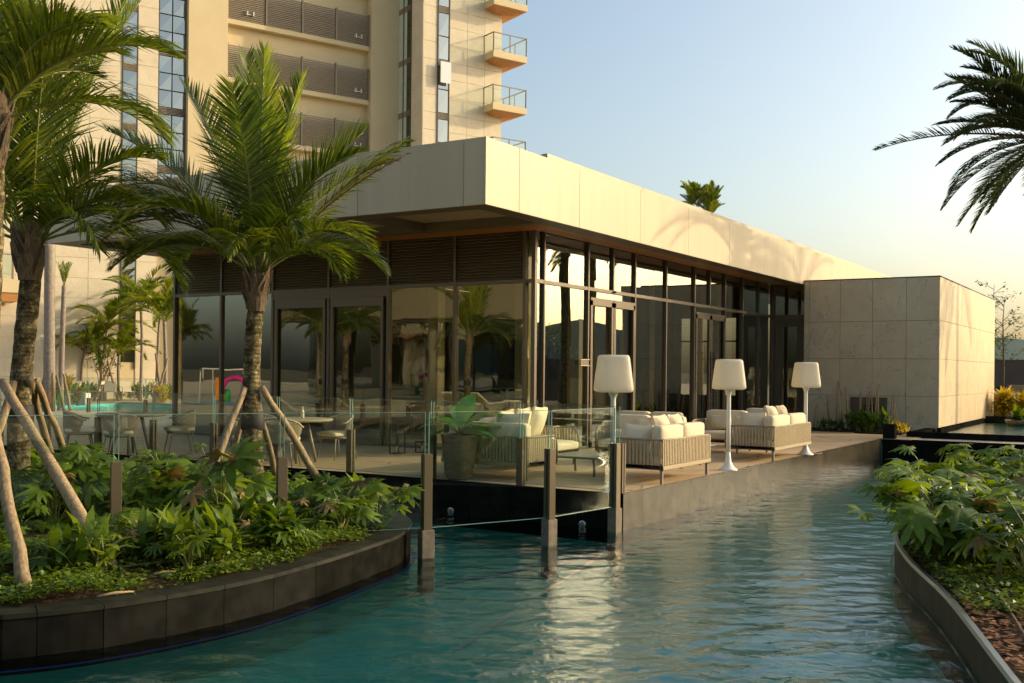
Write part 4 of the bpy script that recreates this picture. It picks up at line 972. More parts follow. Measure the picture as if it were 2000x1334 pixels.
def sheaths(t, z, r, n, seed, h=.5, m='sheath'):
    rd = random.Random(seed); b = MB()
    for k in range(n):
        a = rd.uniform(0, 6.28); zz = z + rd.uniform(-.32, .12) * h * 2; l = rd.uniform(.6, 1.2) * h; ou = rd.uniform(.15, .5)
        ca, sa = math.cos(a), math.sin(a); W = r * rd.uniform(.35, .75)
        p = [Vector((ca * r * .8, sa * r * .8, zz)), Vector((ca * r * (1.25), sa * r * 1.25, zz + l * .45)), Vector((ca * r * (1.3 + ou), sa * r * (1.3 + ou), zz + l))]
        tg = Vector((-sa, ca, 0))
        for q0, q1, w0, w1 in ((p[0], p[1], W, W * .75), (p[1], p[2], W * .75, W * .12)):
            th = Vector((ca, sa, 0)) * .02
            b.add([q0 - tg * w0, q0 + tg * w0, q1 + tg * w1, q1 - tg * w1, q0 - tg * w0 * .8 - th, q0 + tg * w0 * .8 - th, q1 + tg * w1 * .8 - th, q1 - tg * w1 * .8 - th], [(0, 1, 2, 3), (4, 7, 6, 5), (0, 3, 7, 4), (1, 5, 6, 2)])
    b.lathe([(r * .85, z - .35 * h * 2), (r * 1.02, z - .1), (r * .95, z + h * .6), (r * .5, z + h)], 14)
    return b.build('leaf_sheath', M[m], t)
def wrap(t, z, r, h=.22, lean=(0, 0)):
    MB().lathe([(r * 1.02, z), (r * 1.1, z + .01), (r * 1.12, z + h / 2), (r * 1.08, z + h - .01), (r * 1.02, z + h)], 22, (lean[0], lean[1], 0)).build('trunk_wrap', M['strap'], t, True)
def stake(label, a, c, r=.05, group='timber poles propping the young palms', m='stake', name='support_pole'):
    a, c = Vector(a), Vector(c); d = c - a; b = MB(); n_ = 9; rd = random.Random(hash(round(a.x * 100)) % 999); pts = []; rr = []
    e1 = d.orthogonal().normalized(); e2 = d.cross(e1).normalized()
    for i in range(n_): pts.append(d * i / (n_ - 1) + e1 * rd.uniform(-.012, .012) + e2 * rd.uniform(-.012, .012)); rr.append(r * (1.12 - .28 * i / (n_ - 1)) * rd.uniform(.94, 1.06))
    o = b.tube(pts, rr, 12).build(name, M[m], None, True); o.location = a
    return tag(o, label, 'pole', group)
A2W = lambda deg: math.radians(deg) + YAW      # 0 = picture right, 90 = away from the camera, -90 = towards it

def big_palm(label, base, H, fr, r0=.155, r1=.12, lean=(0, 0), seed=0, wrapz=1.0, sh=.5, name='coconut_palm'):
    t = thing(name, label, 'palm tree', base, 0, 'coconut palms on the planted island')
    trunk(t, H, r0, r1, 'bark', lean, .28, seed=seed, rough=.05)
    if wrapz: wrap(t, wrapz, r0 * 1.02)
    sh_ = sheaths(t, H, r1 * 1.25, 16, seed, sh); sh_.location = (lean[0], lean[1], 0)
    for q in fr:
        d = dict(n=94, leafL=.62, hang=.45, m='frond', lw=.0215, ragged=.22); d.update(q[4] if len(q) > 4 else {})
        o = add_frond(t, H + (.24 if H < 3 else .15) + d.pop('dz', 0), A2W(q[0]), q[1], math.radians(q[2]), math.radians(q[3]), **d); o.location.x += lean[0]; o.location.y += lean[1]
    return t
# palm A, x=492
pA = oT(492, 1000, 12.6); pA = Vector((pA.x, pA.y, -.12)); zA = 3.0
frA = [(-100, 2.15, 84, 30, dict(leafL=.72, hang=.28, vee=.15, al0=4, al1=50)), (150, 2.7, 74, 26, dict(leafL=.72, hang=.15)), (60, 2.6, 84, 24, dict(leafL=.7, hang=.2, m='frondb')), (115, 2.9, 84, 22, dict(leafL=.7, hang=.2)), (95, 2.8, 88, 10, dict(leafL=.6, hang=.15, m='frondb')),
       (168, 2.7, 58, 40, dict(leafL=.7, hang=.35)), (186, 2.0, 56, 70, dict(leafL=.6, hang=.7)), (8, 2.1, 68, 30, dict(leafL=.7, hang=.25, m='frondb')), (35, 2.3, 60, 45, dict(leafL=.66, hang=.4)), (-30, 2.0, 66, 60, dict(leafL=.62, hang=.5)),
       (-5, 2.25, 50, 18, dict(leafL=.68, hang=.8, vee=.1)), (-28, 1.7, 44, 90, dict(leafL=.58, hang=.9)), (-60, 1.7, 55, 110, dict(leafL=.56, hang=.8)), (-135, 1.8, 55, 95, dict(leafL=.58, hang=.8)),
       (-160, 1.7, 52, 85, dict(leafL=.55, hang=.9)), (178, 1.8, 36, 85, dict(leafL=.55, hang=1.1)), (-178, 2.3, 64, 90, dict(leafL=.64, hang=.6)), (-35, 1.4, 32, 90, dict(leafL=.52, hang=1.1)), (-150, 1.5, 34, 85, dict(leafL=.52, hang=1.1)), (-90, 1.4, 40, 95, dict(leafL=.5, hang=1.1)),
       (15, 1.6, 40, 95, dict(leafL=.52, hang=1.0)), (100, 1.8, 45, 90), (140, 1.9, 40, 90), (60, 1.8, 40, 90), (163, 2.5, 62, 88, dict(m='dead', leafL=.5, hang=1.1, n=34)), (-2, 2.2, 50, 26, dict(m='dead', leafL=.45, hang=1.2, n=22, s0=.45)), (172, 2.3, 48, 100, dict(m='dead', leafL=.45, hang=1.3, n=24, s0=.5))]
big_palm('mossy trunked coconut palm in the middle of the island before the louvred front', pA, 2.62, frA, .125, .092, (.05, 0), 1, .98, .32)
# palm B, x=45
pB = oT(38, 1000, 12.2); pB = Vector((pB.x, pB.y, -.12))
frB = [(-95, 3.4, 86, 12, dict(leafL=.80, hang=.25, vee=.2)), (60, 3.5, 74, 14, dict(leafL=.8, hang=.2, m='frondb')), (30, 3.3, 78, 22, dict(leafL=.8, m='frondb', hang=.3)), (165, 3.0, 64, 50, dict(leafL=.8)), (10, 2.5, 86, 12, dict(leafL=.75, hang=.4)), (120, 3.2, 80, 20, dict(leafL=.8, m='frondb')),
       (-60, 2.8, 70, 50, dict(leafL=.8, hang=.6)), (-25, 2.1, 52, 70, dict(leafL=.75, hang=.9)), (8, 1.9, 34, 55, dict(leafL=.85, hang=1.1, n=70, s0=.25)), (-8, 1.7, 46, 95, dict(leafL=.8, hang=1.1)), (-40, 1.7, 30, 95, dict(leafL=.75, hang=1.1)),
       (-120, 2.3, 50, 100, dict(leafL=.8, hang=.8)), (180, 2.5, 40, 80, dict(leafL=.8, hang=.7)), (-150, 2.2, 20, 90, dict(leafL=.8, hang=1.0)), (80, 2.4, 45, 90), (30, 1.9, 25, 100, dict(leafL=.7, hang=1.0)), (-80, 1.9, 35, 110, dict(leafL=.7, hang=1.0)), (-100, 2.6, 66, 70, dict(leafL=.8, hang=.7))]
big_palm('large coconut palm at the left with a mossy trunk and drooping crown', pB, 3.0, frB, .13, .112, (.10, .03), 2, 1.05, .42)
# palm C, trunk cut by the left edge
pC = oT(-42, 1200, 9.6); pC = Vector((pC.x, pC.y, -.12))
frC = [(-8, 1.9, 50, 75, dict(leafL=.75, hang=1.1)), (25, 1.4, 62, 60, dict(leafL=.65, hang=1.1)), (-30, 1.7, 58, 80, dict(leafL=.75, hang=1.1)), (60, 1.5, 60, 70, dict(leafL=.6)), (160, 2.8, 50, 70), (-150, 2.8, 50, 70), (110, 1.9, 70, 50, dict(leafL=.65)), (-80, 2.0, 62, 90, dict(leafL=.8, hang=1.1)), (5, 1.6, 30, 80, dict(leafL=.7, hang=1.2)), (-5, 1.3, 74, 60, dict(leafL=.6, hang=1.1))]
big_palm('tall coconut palm cut by the left edge, only its trunk side and hanging leaflets showing', pC, 3.75, frC, .15, .14, (0, 0), 3, .8, .5)
# stakes
wrapA = lambda dx, dy: Vector((pA.x + dx, pA.y + dy, 1.08))
def gp(px, py, z=-.14): p = gz(px, py, z); return p
def prop(lbl, foot, px, py, t, r=.05): stake(lbl, foot, oT(px, py, t), r)
prop('pale timber pole leaning right against the middle palm', gp(652, 985), 512, 757, 12.5, .047)
prop('reddish timber pole leaning left against the middle palm', oT(382, 1000, 12.0), 478, 757, 12.5, .046)
prop('timber pole propping the middle palm from behind its left side', oT(417, 1010, 13.4), 484, 780, 12.8, .04)
prop('timber pole propping the middle palm, mostly hidden behind its trunk', oT(545, 960, 14.0), 500, 770, 12.8, .04)
prop('long thick timber pole leaning across the left of the island to the soil in front', gp(222, 1112), 4, 748, 10.9, .056)
prop('weathered timber pole leaning right from the left palm, the steeper of two', gp(108, 925, -.1), 58, 742, 12.0, .05)
prop('darker timber pole leaning right from the left palm, reaching furthest right', gp(152, 945, -.1), 71, 745, 12.2, .045)
prop('timber pole crossing behind the long thick pole at the left edge', oT(-40, 960, 11.5), 28, 746, 12.0, .05)
prop('pale grey timber pole standing nearest the kerb at the left edge', gp(53, 1160), -12, 840, 8.6, .05)
# palm H (top right) and its taller neighbour outside the frame that shades the fascia
def tall_palm(label, base, H, seed, fl=3.4, n=24, m='frondg'):
    t = thing('tall_palm', label, 'palm tree', base, 0, 'tall palms by the raised basin'); trunk(t, H, .2, .15, 'bark', (0, 0), .4, seed=seed)
    sheaths(t, H, .2, 14, seed, .6); rd = random.Random(seed)
    return t
pH = cam2w(14.62, 28.5); pH.z = -.05
tH = tall_palm('tall palm whose crown reaches in at the top right of the sky', pH, 7.9, 11)
for q in [(178, 4.7, 8, 30, dict(leafL=.62, hang=.35, n=46, ragged=.3, s0=.3, vee=.5)), (150, 3.6, 66, 85, dict(leafL=.85, hang=.8)), (172, 3.2, 40, 14, dict(leafL=.6, hang=.35, ragged=.3)), (190, 3.3, 52, 85, dict(leafL=.9, hang=.9)), (185, 3.0, 20, 60, dict(leafL=.8, hang=.9)), (200, 3.2, -20, 40, dict(leafL=.75, hang=.8)),
          (165, 3.2, -16, 45, dict(leafL=.75, hang=.8)), (182, 3.4, -34, 25, dict(leafL=.7, hang=.7, m='dead')), (178, 3.4, 78, 75, dict(leafL=.9, hang=.8)), (175, 3.0, -5, 60, dict(leafL=.8, hang=1.0)), (215, 3.2, 55, 90, dict(leafL=.85, hang=.8)), (230, 3.0, -35, 30, dict(leafL=.7, hang=.8, m='frond')), (140, 3.0, -38, 30, dict(leafL=.7, hang=.8, m='frond')), (160, 3.0, 62, 110, dict(leafL=.8, hang=.9)), (200, 3.0, 30, 80, dict(leafL=.8, hang=1.0)), (180, 3.1, 64, 60, dict(leafL=.8, hang=.6)), (188, 2.9, 34, 40, dict(leafL=.75, hang=.8)), (170, 2.9, 8, 50, dict(leafL=.75, hang=.9)), (195, 2.8, -28, 30, dict(leafL=.7, hang=.7)), (183, 2.6, -45, 15, dict(leafL=.65, hang=.5)), (166, 3.5, 74, 50, dict(leafL=.8, hang=.6)), (181, 3.6, 58, 38, dict(leafL=.75, hang=.6)), (192, 3.2, 46, 45, dict(leafL=.75, hang=.7)), (176, 3.0, 22, 35, dict(leafL=.7, hang=.7)), (174, 3.0, 72, 100, dict(leafL=.85, hang=1.0)),
          (10, 4, 50, 60), (60, 4, 60, 60), (110, 3.8, 40, 70), (-40, 4, 55, 70), (-80, 3.8, 50, 80), (90, 3.8, 5, 60), (-20, 3.8, 10, 60), (-60, 3.6, -20, 40), (30, 3.6, -5, 60)]:
    d = dict(n=84, leafL=.8, hang=.6, m='frondg', lw=.04); d.update(q[4] if len(q) > 4 else {})
    add_frond(tH, 8.05, A2W(q[0]), q[1], math.radians(q[2]), math.radians(q[3]), r0=.15, **d)
mesh_palms = []
def copy_palm(src, label, loc, rz, sc, group=None):
    c = copy_tree(src); c.location = loc; c.rotation_euler = (0, 0, rz); c.scale = (sc,) * 3; c['label'] = label
    if group: c['group'] = group
    return c
copy_palm(tH, 'tall palm outside the frame to the right whose crown shades the fascia', cam2w(21.5, 33.5), 1.9, 1.02)
copy_palm(tH, 'second tall palm outside the frame to the right beyond the basin', cam2w(27, 29.5), 4.1, .8)

# generic slender palms for the rear garden
def garden_palm(label, base, H, nf, L, seed, r=.07, lean=(0, 0), m='frondb', bark='smoothbark', leafL=.42, cat='palm tree', group='slim palms in front of the tower', name='garden_palm'):
    t = thing(name, label, cat, base, 0, group); trunk(t, H, r, r * .7, bark, lean, .3, 24, seed=seed, rough=.02); rd = random.Random(seed)
    L *= 1.12
    for k in range(nf + 4):
        a = k * 2.4 + rd.uniform(-.3, .3); e = rd.uniform(15, 80)
        o = add_frond(t, H - .02, a, L * rd.uniform(.8, 1.15), math.radians(e), math.radians(rd.uniform(60, 110)), n=40, leafL=leafL * 1.15, hang=.5, m=m, r0=.04, lw=.05, segs=2); o.location.x += lean[0]; o.location.y += lean[1]
    return t
def G(px, t, z=0): p = oT(px, 700, t); return Vector((p.x, p.y, z))
garden_palm('slim palm with a bright arching crown left of the dark window strip', G(196, 50.5), 3.6, 11, 2.0, 21, .06, (.45, 0))
garden_palm('slim yellow green palm in the clump before the lit wall', G(203, 50.2), 2.6, 9, 1.8, 22, .05, (-.5, 0))
garden_palm('slim palm with the highest crown standing before the dark window strip', G(277, 50), 4.6, 13, 2.1, 23, .085, (-.5, .3))
garden_palm('bushy palm at the left corner of the pavilion glass', G(322, 48), 3.7, 13, 1.9, 24, .10, (0, 0))
garden_palm('second slim palm leaning in the group by the pavilion corner', G(303, 48.6), 4.3, 9, 1.7, 25, .07, (.4, 0))
garden_palm('low bushy palm left of the dark window strip', G(233, 51), 2.2, 12, 1.8, 26, .09, (0, 0))
garden_palm('low arching palm between the golden stems and the smooth trunks', G(160, 51), 2.4, 11, 1.9, 27, .08, (.1, 0))
def clump(label, base, n, H, seed):
    t = thing('bare_stem_shrub', label, 'shrub', base); rd = random.Random(seed); b = MB(); lf = MB()
    for k in range(n):
        a = rd.uniform(0, 6.28); sp = rd.uniform(.1, .7); h = H * rd.uniform(.6, 1); p = [(.1 * math.cos(a), .1 * math.sin(a), 0), (sp * .4 * math.cos(a), sp * .4 * math.sin(a), h * .5), (sp * math.cos(a), sp * math.sin(a), h)]
        b.tube(p, [.025, .02, .01], 5)
        for q in range(26):
            c = Vector(p[2]) + Vector((rd.gauss(0, .14), rd.gauss(0, .14), rd.uniform(-.5, .12))); u = Vector((rd.gauss(0, 1), rd.gauss(0, 1), rd.gauss(0, 1))).normalized() * .07; v_ = u.orthogonal().normalized() * .03
            lf.add([c - u, c + v_, c + u, c - v_], [(0, 1, 2, 3)])
    b.build('stems', M['bamboo'], t, True); lf.build('foliage', M['tree'], t); return t
clump('tall shrub with many bare golden stems in front of the lit tower wall', G(201, 49.6), 14, 2.6, 5)
# royal palms at the left
def royal(label, px, t_, H, r, seed, lean=(0, 0), spear=False):
    p = G(px, t_); t = thing('royal_palm', label, 'palm tree', p, 0, 'smooth trunked palms left of the pavilion'); trunk(t, H, r, r * .75, 'smoothbark', lean, .15, 40, .008, seed, 0)
    if spear:
        for k in range(7): o = add_frond(t, H, k * 1.1, .9, math.radians(78), math.radians(15), n=14, leafL=.2, hang=.3, m='frondb', r0=.02, lw=.03, segs=2); o.location.x += lean[0]; o.location.y += lean[1]
    else:
        MB().lathe([(r * .78, H), (r * .8, H + .6), (r * .5, H + 1.3), (r * .2, H + 1.7)], 16, (lean[0], lean[1], 0)).build('crown_shaft', M['rachis'], t, True)
        for k in range(12): o = add_frond(t, H + 1.5, k * 2.4, 2.6, math.radians(25 + 5 * (k % 10)), math.radians(80), n=40, leafL=.6, hang=.6, m='frond', r0=.05, lw=.05, segs=2); o.location.x += lean[0]; o.location.y += lean[1]
    return t
royal('thick smooth grey trunked palm beside the left coconut palm', 97, 38, 6.0, .21, 31, (-.1, 0))
royal('thinner smooth palm with a short tufted top right of the thick grey trunk', 119, 38.5, 4.55, .105, 32, (0, .1), True)
for i, (a, b_, c_, d_, t_, lab) in enumerate(((88, 730, 72, 775, 38, 'timber prop left of the thick grey palm trunk'), (110, 733, 126, 785, 37.5, 'timber prop right of the thick grey palm trunk'), (124, 730, 138, 775, 38, 'timber prop right of the thin smooth palm'), (103, 728, 104, 780, 37.4, 'timber prop in front of the thick grey palm trunk'),
        (304, 690, 316, 742, 47.5, 'crossed prop by the pavilion corner palms'), (328, 700, 303, 742, 47.4, 'long slanting prop by the pavilion corner palms'), (210, 705, 232, 742, 49, 'slanting prop right of the golden stem shrub'), (226, 690, 183, 742, 49.2, 'slanting prop crossing the golden stem shrub'))):
    ft = oT(c_, d_, t_); stake(lab, (ft.x, ft.y, 0), oT(a, b_, t_), .055, group='timber props in the rear garden')
# palm beyond the roof
roofp = thing('roof_palm', 'bright green palm crown showing above the far roof edge', 'palm tree', G(1366, 62), 0)
trunk(roofp, 10.8, .2, .16, 'bark', (0, 0), .3, 20)
rd = random.Random(8)
for (dx, hz) in ((-.4, 12.15), (.6, 11.8)):
    for k in range(26):
        o = add_frond(roofp, hz - rd.uniform(.3, 1.1), k * 2.4, rd.uniform(.9, 1.5), math.radians(rd.uniform(45, 88)), math.radians(rd.uniform(10, 50)), n=58, leafL=.42, hang=.25, m='frondb', lw=.03, segs=2); o.location += Vector((CS, SN, 0)) * dx

# ================================================================== LOBED LEAF PLANTS
def lobed_leaf(seed, L=.42, nl=11, deep=.45, m='philo'):
    rd = random.Random(seed); b = MB(); c = (0, 0, 0)
    def z(r, th, up=0): return -.30 * r * r / L - .05 * r + up + .12 * r * math.sin(2 * th + seed) + .03 * math.sin(5 * th + seed)
    th0 = math.radians(155); V = [(0, 0, 0)]; F_ = []
    sinus = []; tips = []
    for k in range(nl + 1):
        th = -th0 + 2 * th0 * k / nl; l = L * (.50 + .50 * math.cos(th / 2) ** 1.2); r = l * deep * rd.uniform(.7, 1.2); 
        if k in (0, nl): r = l * .25
        sinus.append(len(V)); V.append((r * math.cos(th), r * math.sin(th), z(r, th)))
    for k in range(nl):
        th = -th0 + 2 * th0 * (k + .5) / nl; l = L * (.50 + .50 * math.cos(th / 2) ** 1.2) * rd.uniform(.9, 1.08); w_ = th0 / nl * .58
        m1 = len(V); V.append((l * .5 * math.cos(th), l * .5 * math.sin(th), z(l * .5, th, .018)))
        V.append((l * .78 * math.cos(th - w_ * .9), l * .78 * math.sin(th - w_ * .9), z(l * .78, th))); V.append((l * .78 * math.cos(th + w_ * .9), l * .78 * math.sin(th + w_ * .9), z(l * .78, th)))
        V.append((l * math.cos(th + rd.uniform(-.05, .05)), l * math.sin(th), z(l, th, -.01)))
        a, e = sinus[k], sinus[k + 1]
        F_ += [(0, a, m1), (0, m1, e), (a, m1 + 1, m1), (e, m1, m1 + 2), (m1, m1 + 1, m1 + 3), (m1, m1 + 3, m1 + 2)]
    b.add(V, F_); return b.mesh('leaf', M[m], True)
LEAF = [lobed_leaf(i, .42, nl, dp) for i, (nl, dp) in enumerate(((9, .46), (11, .38), (13, .32), (7, .6), (11, .46), (15, .30), (9, .55)))]
LEAFD = [lobed_leaf(21, .34, 9, .4, 'dead')]
LEAFY = [lobed_leaf(20, .3, 9, .4, 'philo_y')]
def philo(label, p, n, size, seed, group, spread=.5, height=.6, yl=.13):
    rd = random.Random(seed); t = thing('lobed_leaf_plant', label, 'plant', p, 0, group); st = MB()
    for k in range(n):
        a = k * 2.4 + rd.uniform(-.4, .4); f = rd.random(); out = spread * (.25 + .75 * f) * rd.uniform(.7, 1.1); h = height * (1.1 - .55 * f) * rd.uniform(.75, 1.15)
        tip = Vector((out * math.cos(a), out * math.sin(a), h)); mid = Vector((out * .35 * math.cos(a), out * .35 * math.sin(a), h * .7))
        st.tube([(rd.uniform(-.03, .03), rd.uniform(-.03, .03), -.03), mid, tip], [.011, .008, .005], 5, cap=False)
        me = LEAFD[0] if rd.random() < .035 else rd.choice(LEAFY if rd.random() < yl else LEAF); s = size * rd.uniform(.7, 1.25)
        inst(me, 'leaf', t, tip, (rd.uniform(-.5, .5), rd.uniform(-.75, .45) + .3 * f, a + rd.uniform(-.5, .5)), s)
    st.build('stalks', M['rachis'], t, True); return t
rd = random.Random(77)
gI = 'lobed leaf plants on the palm island'
def in_isl(x, y, d=.42):
    P = offset_closed(ISLC, -d); c = False; n_ = len(P); j = n_ - 1
    for i in range(n_):
        if (P[i].y > y) != (P[j].y > y) and x < (P[j].x - P[i].x) * (y - P[i].y) / (P[j].y - P[i].y + 1e-9) + P[i].x: c = not c
        j = i
    return c
leafy_spots = []
cnt = 0
spots = []
tries = 0
while cnt < 66 and tries < 6000:
    tries += 1
    px = rd.uniform(-40, 800); t_ = rd.uniform(8.8, 14.6); p = oT(px, 900, t_)
    if not in_isl(p.x, p.y, .55): continue
    if any((p.x - q[0]) ** 2 + (p.y - q[1]) ** 2 < (.42 if q[2] > 11 else .5) ** 2 for q in spots): continue
    if t_ < 10 and rd.random() < .3: continue
    spots.append((p.x, p.y, t_)); cnt += 1
    far = t_ > 11.0
    lab = 'deep green lobed leaf plant in the rear half of the palm island' if far else 'low lobed leaf plant near the kerb of the palm island'
    philo(lab, (p.x, p.y, -.12), rd.randint(14, 20), (rd.uniform(.38, .62) if px < 470 else rd.uniform(.36, .55)) if far else rd.uniform(.32, .5), 100 + cnt, gI + (' rear' if far else ' front'), .5 if far else .34, (rd.uniform(.32, .6) if px < 470 else rd.uniform(.2, .36)) if far else rd.uniform(.16, .32))
for k in range(26):                                    # strap leaved clumps between them
    for _ in range(50):
        px = rd.uniform(0, 780); t_ = rd.uniform(8.6, 13.6); p = oT(px, 900, t_)
        if in_isl(p.x, p.y, .5): break
    leafy_spots.append((p.x, p.y))
# a few singled out plants
q = gz(755, 1075, -.12); p = oT(735, 900, 11.6); philo('fern like plant overhanging the right tip of the island above the water', (p.x, p.y, -.12), 18, .62, 501, gI, .55, .5)
p = oT(430, 900, 11.0); philo('tallest plant with broad glossy leaves beside the middle palm', (p.x, p.y, -.12), 9, .85, 502, gI, .42, .70)
p = oT(170, 900, 11.4); philo('plant with upright fingered leaves before the left palm', (p.x, p.y, -.12), 13, .75, 503, gI, .40, .75)
p = oT(320, 900, 11.6); philo('wide plant with dark leaves between the two island palms', (p.x, p.y, -.12), 17, .72, 504, gI, .55, .58)

# small ground cover: thousands of leaves
def ground_cover(name, pts, m, hmax, sz, seed, label):
    r = np.random.RandomState(seed); n_ = len(pts); P = np.array(pts); P[:, 2] += r.rand(n_) ** 1.4 * hmax
    u = r.normal(size=(n_, 3)); u[:, 2] = np.abs(u[:, 2]) * .35; u /= np.linalg.norm(u, axis=1)[:, None]
    w_ = np.cross(u, r.normal(size=(n_, 3)) * .35 + [0, 0, 1]); w_ /= np.linalg.norm(w_, axis=1)[:, None]
    s = sz * (.6 + .8 * r.rand(n_))[:, None]; dn = np.array([0, 0, -.25])
    a = P; b_ = P + u * s * .5 + w_ * s * .32; c = P + (u + dn) * s; d = P + u * s * .5 - w_ * s * .32
    co = np.stack([a, b_, c, d], 1).reshape(-1, 3); me = bpy.data.meshes.new(name); me.vertices.add(len(co)); me.vertices.foreach_set('co', co.astype(np.float32).ravel())
    me.loops.add(n_ * 4); me.loops.foreach_set('vertex_index', np.arange(n_ * 4, dtype=np.int32)); me.polygons.add(n_)
    me.polygons.foreach_set('loop_start', np.arange(0, n_ * 4, 4, dtype=np.int32)); me.polygons.foreach_set('loop_total', np.full(n_, 4, dtype=np.int32)); me.update(calc_edges=True); me.materials.append(M[m])
    o = bpy.data.objects.new(name, me); COL.objects.link(o); return tag(o, label, kind='stuff')
rr = np.random.RandomState(9); pts = []
PI_ = offset_closed(ISLC, -.21)
PX = np.array([(p.x, p.y) for p in PI_])
def inpoly(P, x, y):
    c = np.zeros(len(x), bool); n_ = len(P); j = n_ - 1
    for i in range(n_):
        m_ = ((P[i, 1] > y) != (P[j, 1] > y)) & (x < (P[j, 0] - P[i, 0]) * (y - P[i, 1]) / (P[j, 1] - P[i, 1] + 1e-9) + P[i, 0]); c ^= m_; j = i
    return c
N_ = 150000; x = rr.uniform(-13.5, -6.2, N_); y = rr.uniform(2.4, 11.2, N_)
ok = inpoly(PX, x, y); cl = np.sin(x * 3.1 + np.sin(y * 2.3) * 2) + np.sin(y * 4.3 + 1.7 * np.sin(x * 1.9)); ok &= (cl + rr.normal(0, .6, N_)) > -1.35
x, y, cl = x[ok], y[ok], cl[ok]; P_ = np.stack([x, y, np.full(len(x), -.155) + np.clip(cl, 0, 2) * .035], 1)
ground_cover('ground_cover', P_, 'cover', .085, .05, 4, None)
# fallen twigs and stems on the island soil
for i, (a, c) in enumerate((((230, 1108), (410, 1090)), ((385, 1112), (480, 1092)), ((190, 1165), (262, 1155)), ((300, 1122), (345, 1116)))):
    a_, c_ = gz(*a, -.1), gz(*c, -.1); o = MB().tube([(0, 0, 0), (c_ - a_) * .5 + Vector((0, 0, .01)), c_ - a_], [.011, .012, .006], 6).build('twig', M['stake'], None, True); o.location = a_
    tag(o, ['long dry stem lying on the island soil right of the big pole', 'dry orange stem lying near the island kerb in the middle', 'short dry stem lying at the front left of the island', 'broken dry stem in the ground cover'][i], 'dry stem')

dlm = []
for i in range(3):
    L_ = .10 + .03 * i; b = MB(); b.add([(-L_ / 2, 0, 0), (-L_ * .1, -.03, .012), (L_ / 2, 0, .004), (-L_ * .1, .03, .016), (0, 0, .0)], [(0, 1, 4), (1, 2, 4), (2, 3, 4), (3, 0, 4)]); dlm.append(b.mesh('fallen_leaf', M['dead']))
rd = random.Random(91)
for k, (px, py, z, lab) in enumerate(((1330, 915, .01, 'dry leaf on the deck boards by the waterside sofa'), (1480, 893, .01, 'dry leaf on the deck between the lamps'), (760, 905, .01, 'dry leaf on the deck before the lanterns'), (1660, 860, .01, 'dry leaf on the deck near the leafy bed'))):
    p = gz(px, py, z); o = inst(dlm[k % 3], 'fallen_leaf', None, p, (rd.uniform(-.2, .2), rd.uniform(-.2, .2), rd.uniform(0, 6))); tag(o, lab, 'leaf')
# ================================================================== RIGHT BED
BED = [(3.2, -2), (1.4, 1), (.35, 3.2), (-.22, 5.2), (-.78, 6.9), (-1.52, 9.16), (-2.2, 10.93), (-2.65, 12.6), (-2.7, 14.2), (-2.2, 16), (-1.0, 17.8), (1.5, 19.4), (6, 20.5), (14, 21)]
bc = smooth_open(BED, 5); bo = [Vector(p) for p in bc]
bed = thing('right_bed', 'mulched planting bed right of the pool with a slim tiled kerb', None, (4, 9, -.2), world=True); bed['kind'] = 'structure'
b = MB(); n_ = len(bo); b.v = [(p.x, p.y, -.215) for p in bo] + [(14.5, 21, -.215), (14.5, -2, -.215)]; b.f = [tuple(range(n_ + 2))]
b.build('bed_soil', M['soil'], bed)
def off_open(P, d):
    out = []
    for i in range(len(P)):
        t = (P[min(i + 1, len(P) - 1)] - P[max(i - 1, 0)]).normalized(); out.append(P[i] + Vector((-t.y, t.x)) * d)
    return out
wf_ = off_open(bo, .015); top = off_open(bo, .30)
for i in range(0, n_ - 1, 2):
    j = min(i + 2, n_ - 1)
    seg = [wf_[k] for k in range(i, j + 1)]; seg2 = [bo[k] for k in range(i, j + 1)]
    for z0, z1 in ((-.9, -.235),):
        b = MB(); k_ = len(seg); z1_ = z1
        sg_l = [p.copy() for p in seg]; sg_l[0] += (sg_l[1] - sg_l[0]).normalized() * .002
        b.v = [(p.x, p.y, z1_) for p in sg_l] + [(p.x, p.y, z0) for p in sg_l]; b.f = [(q, q + 1, k_ + q + 1, k_ + q) for q in range(k_ - 1)]; b.build('wall_tile', M['bedtile'], bed)
b = MB(); inn = off_open(bo, -.02); 
b.v = [(p.x, p.y, -.19) for p in off_open(bo, .02)] + [(p.x, p.y, -.19) for p in inn] + [(p.x, p.y, -.232) for p in off_open(bo, .02)]
b.f = [(q, q + 1, n_ + q + 1, n_ + q) for q in range(n_ - 1)] + [(q, 2 * n_ + q, 2 * n_ + q + 1, q + 1) for q in range(n_ - 1)]
b.build('metal_edging', M['steel'], bed)
b = MB().tube([(p.x, p.y, ZW - .01) for p in off_open(bo, .05)[10:60]], .010, 5); b.build('tile_lip', M['sleeve'], bed)
# mulch chips
r = np.random.RandomState(21); mb = MB()
BX = np.array([(p.x, p.y) for p in off_open(bo, -.04)] + [(14.5, 21), (14.5, -2)])
N_ = 15000; x = r.uniform(-2.4, 2.6, N_); y = r.uniform(4.4, 11.5, N_); ok = inpoly(BX, x, y); x, y = x[ok], y[ok]
V = []; F_ = []
for i in range(len(x)):
    a = r.rand() * 6.28; l = r.uniform(.015, .05); wd = r.uniform(.008, .022); z = -.205 + r.rand() * .03; tl = r.normal(0, .35); ca, sa = math.cos(a), math.sin(a)
    k = len(V); hz = tl * l * .5
    V += [(x[i] - ca * l + sa * wd, y[i] - sa * l - ca * wd, z - hz), (x[i] + ca * l + sa * wd * .6, y[i] + sa * l - ca * wd * .6, z + hz), (x[i] + ca * l * .8 - sa * wd, y[i] + sa * l * .8 + ca * wd, z + hz + .006), (x[i] - ca * l * .9 - sa * wd, y[i] - sa * l * .9 + ca * wd, z - hz + .004)]
    F_.append((k, k + 1, k + 2, k + 3))
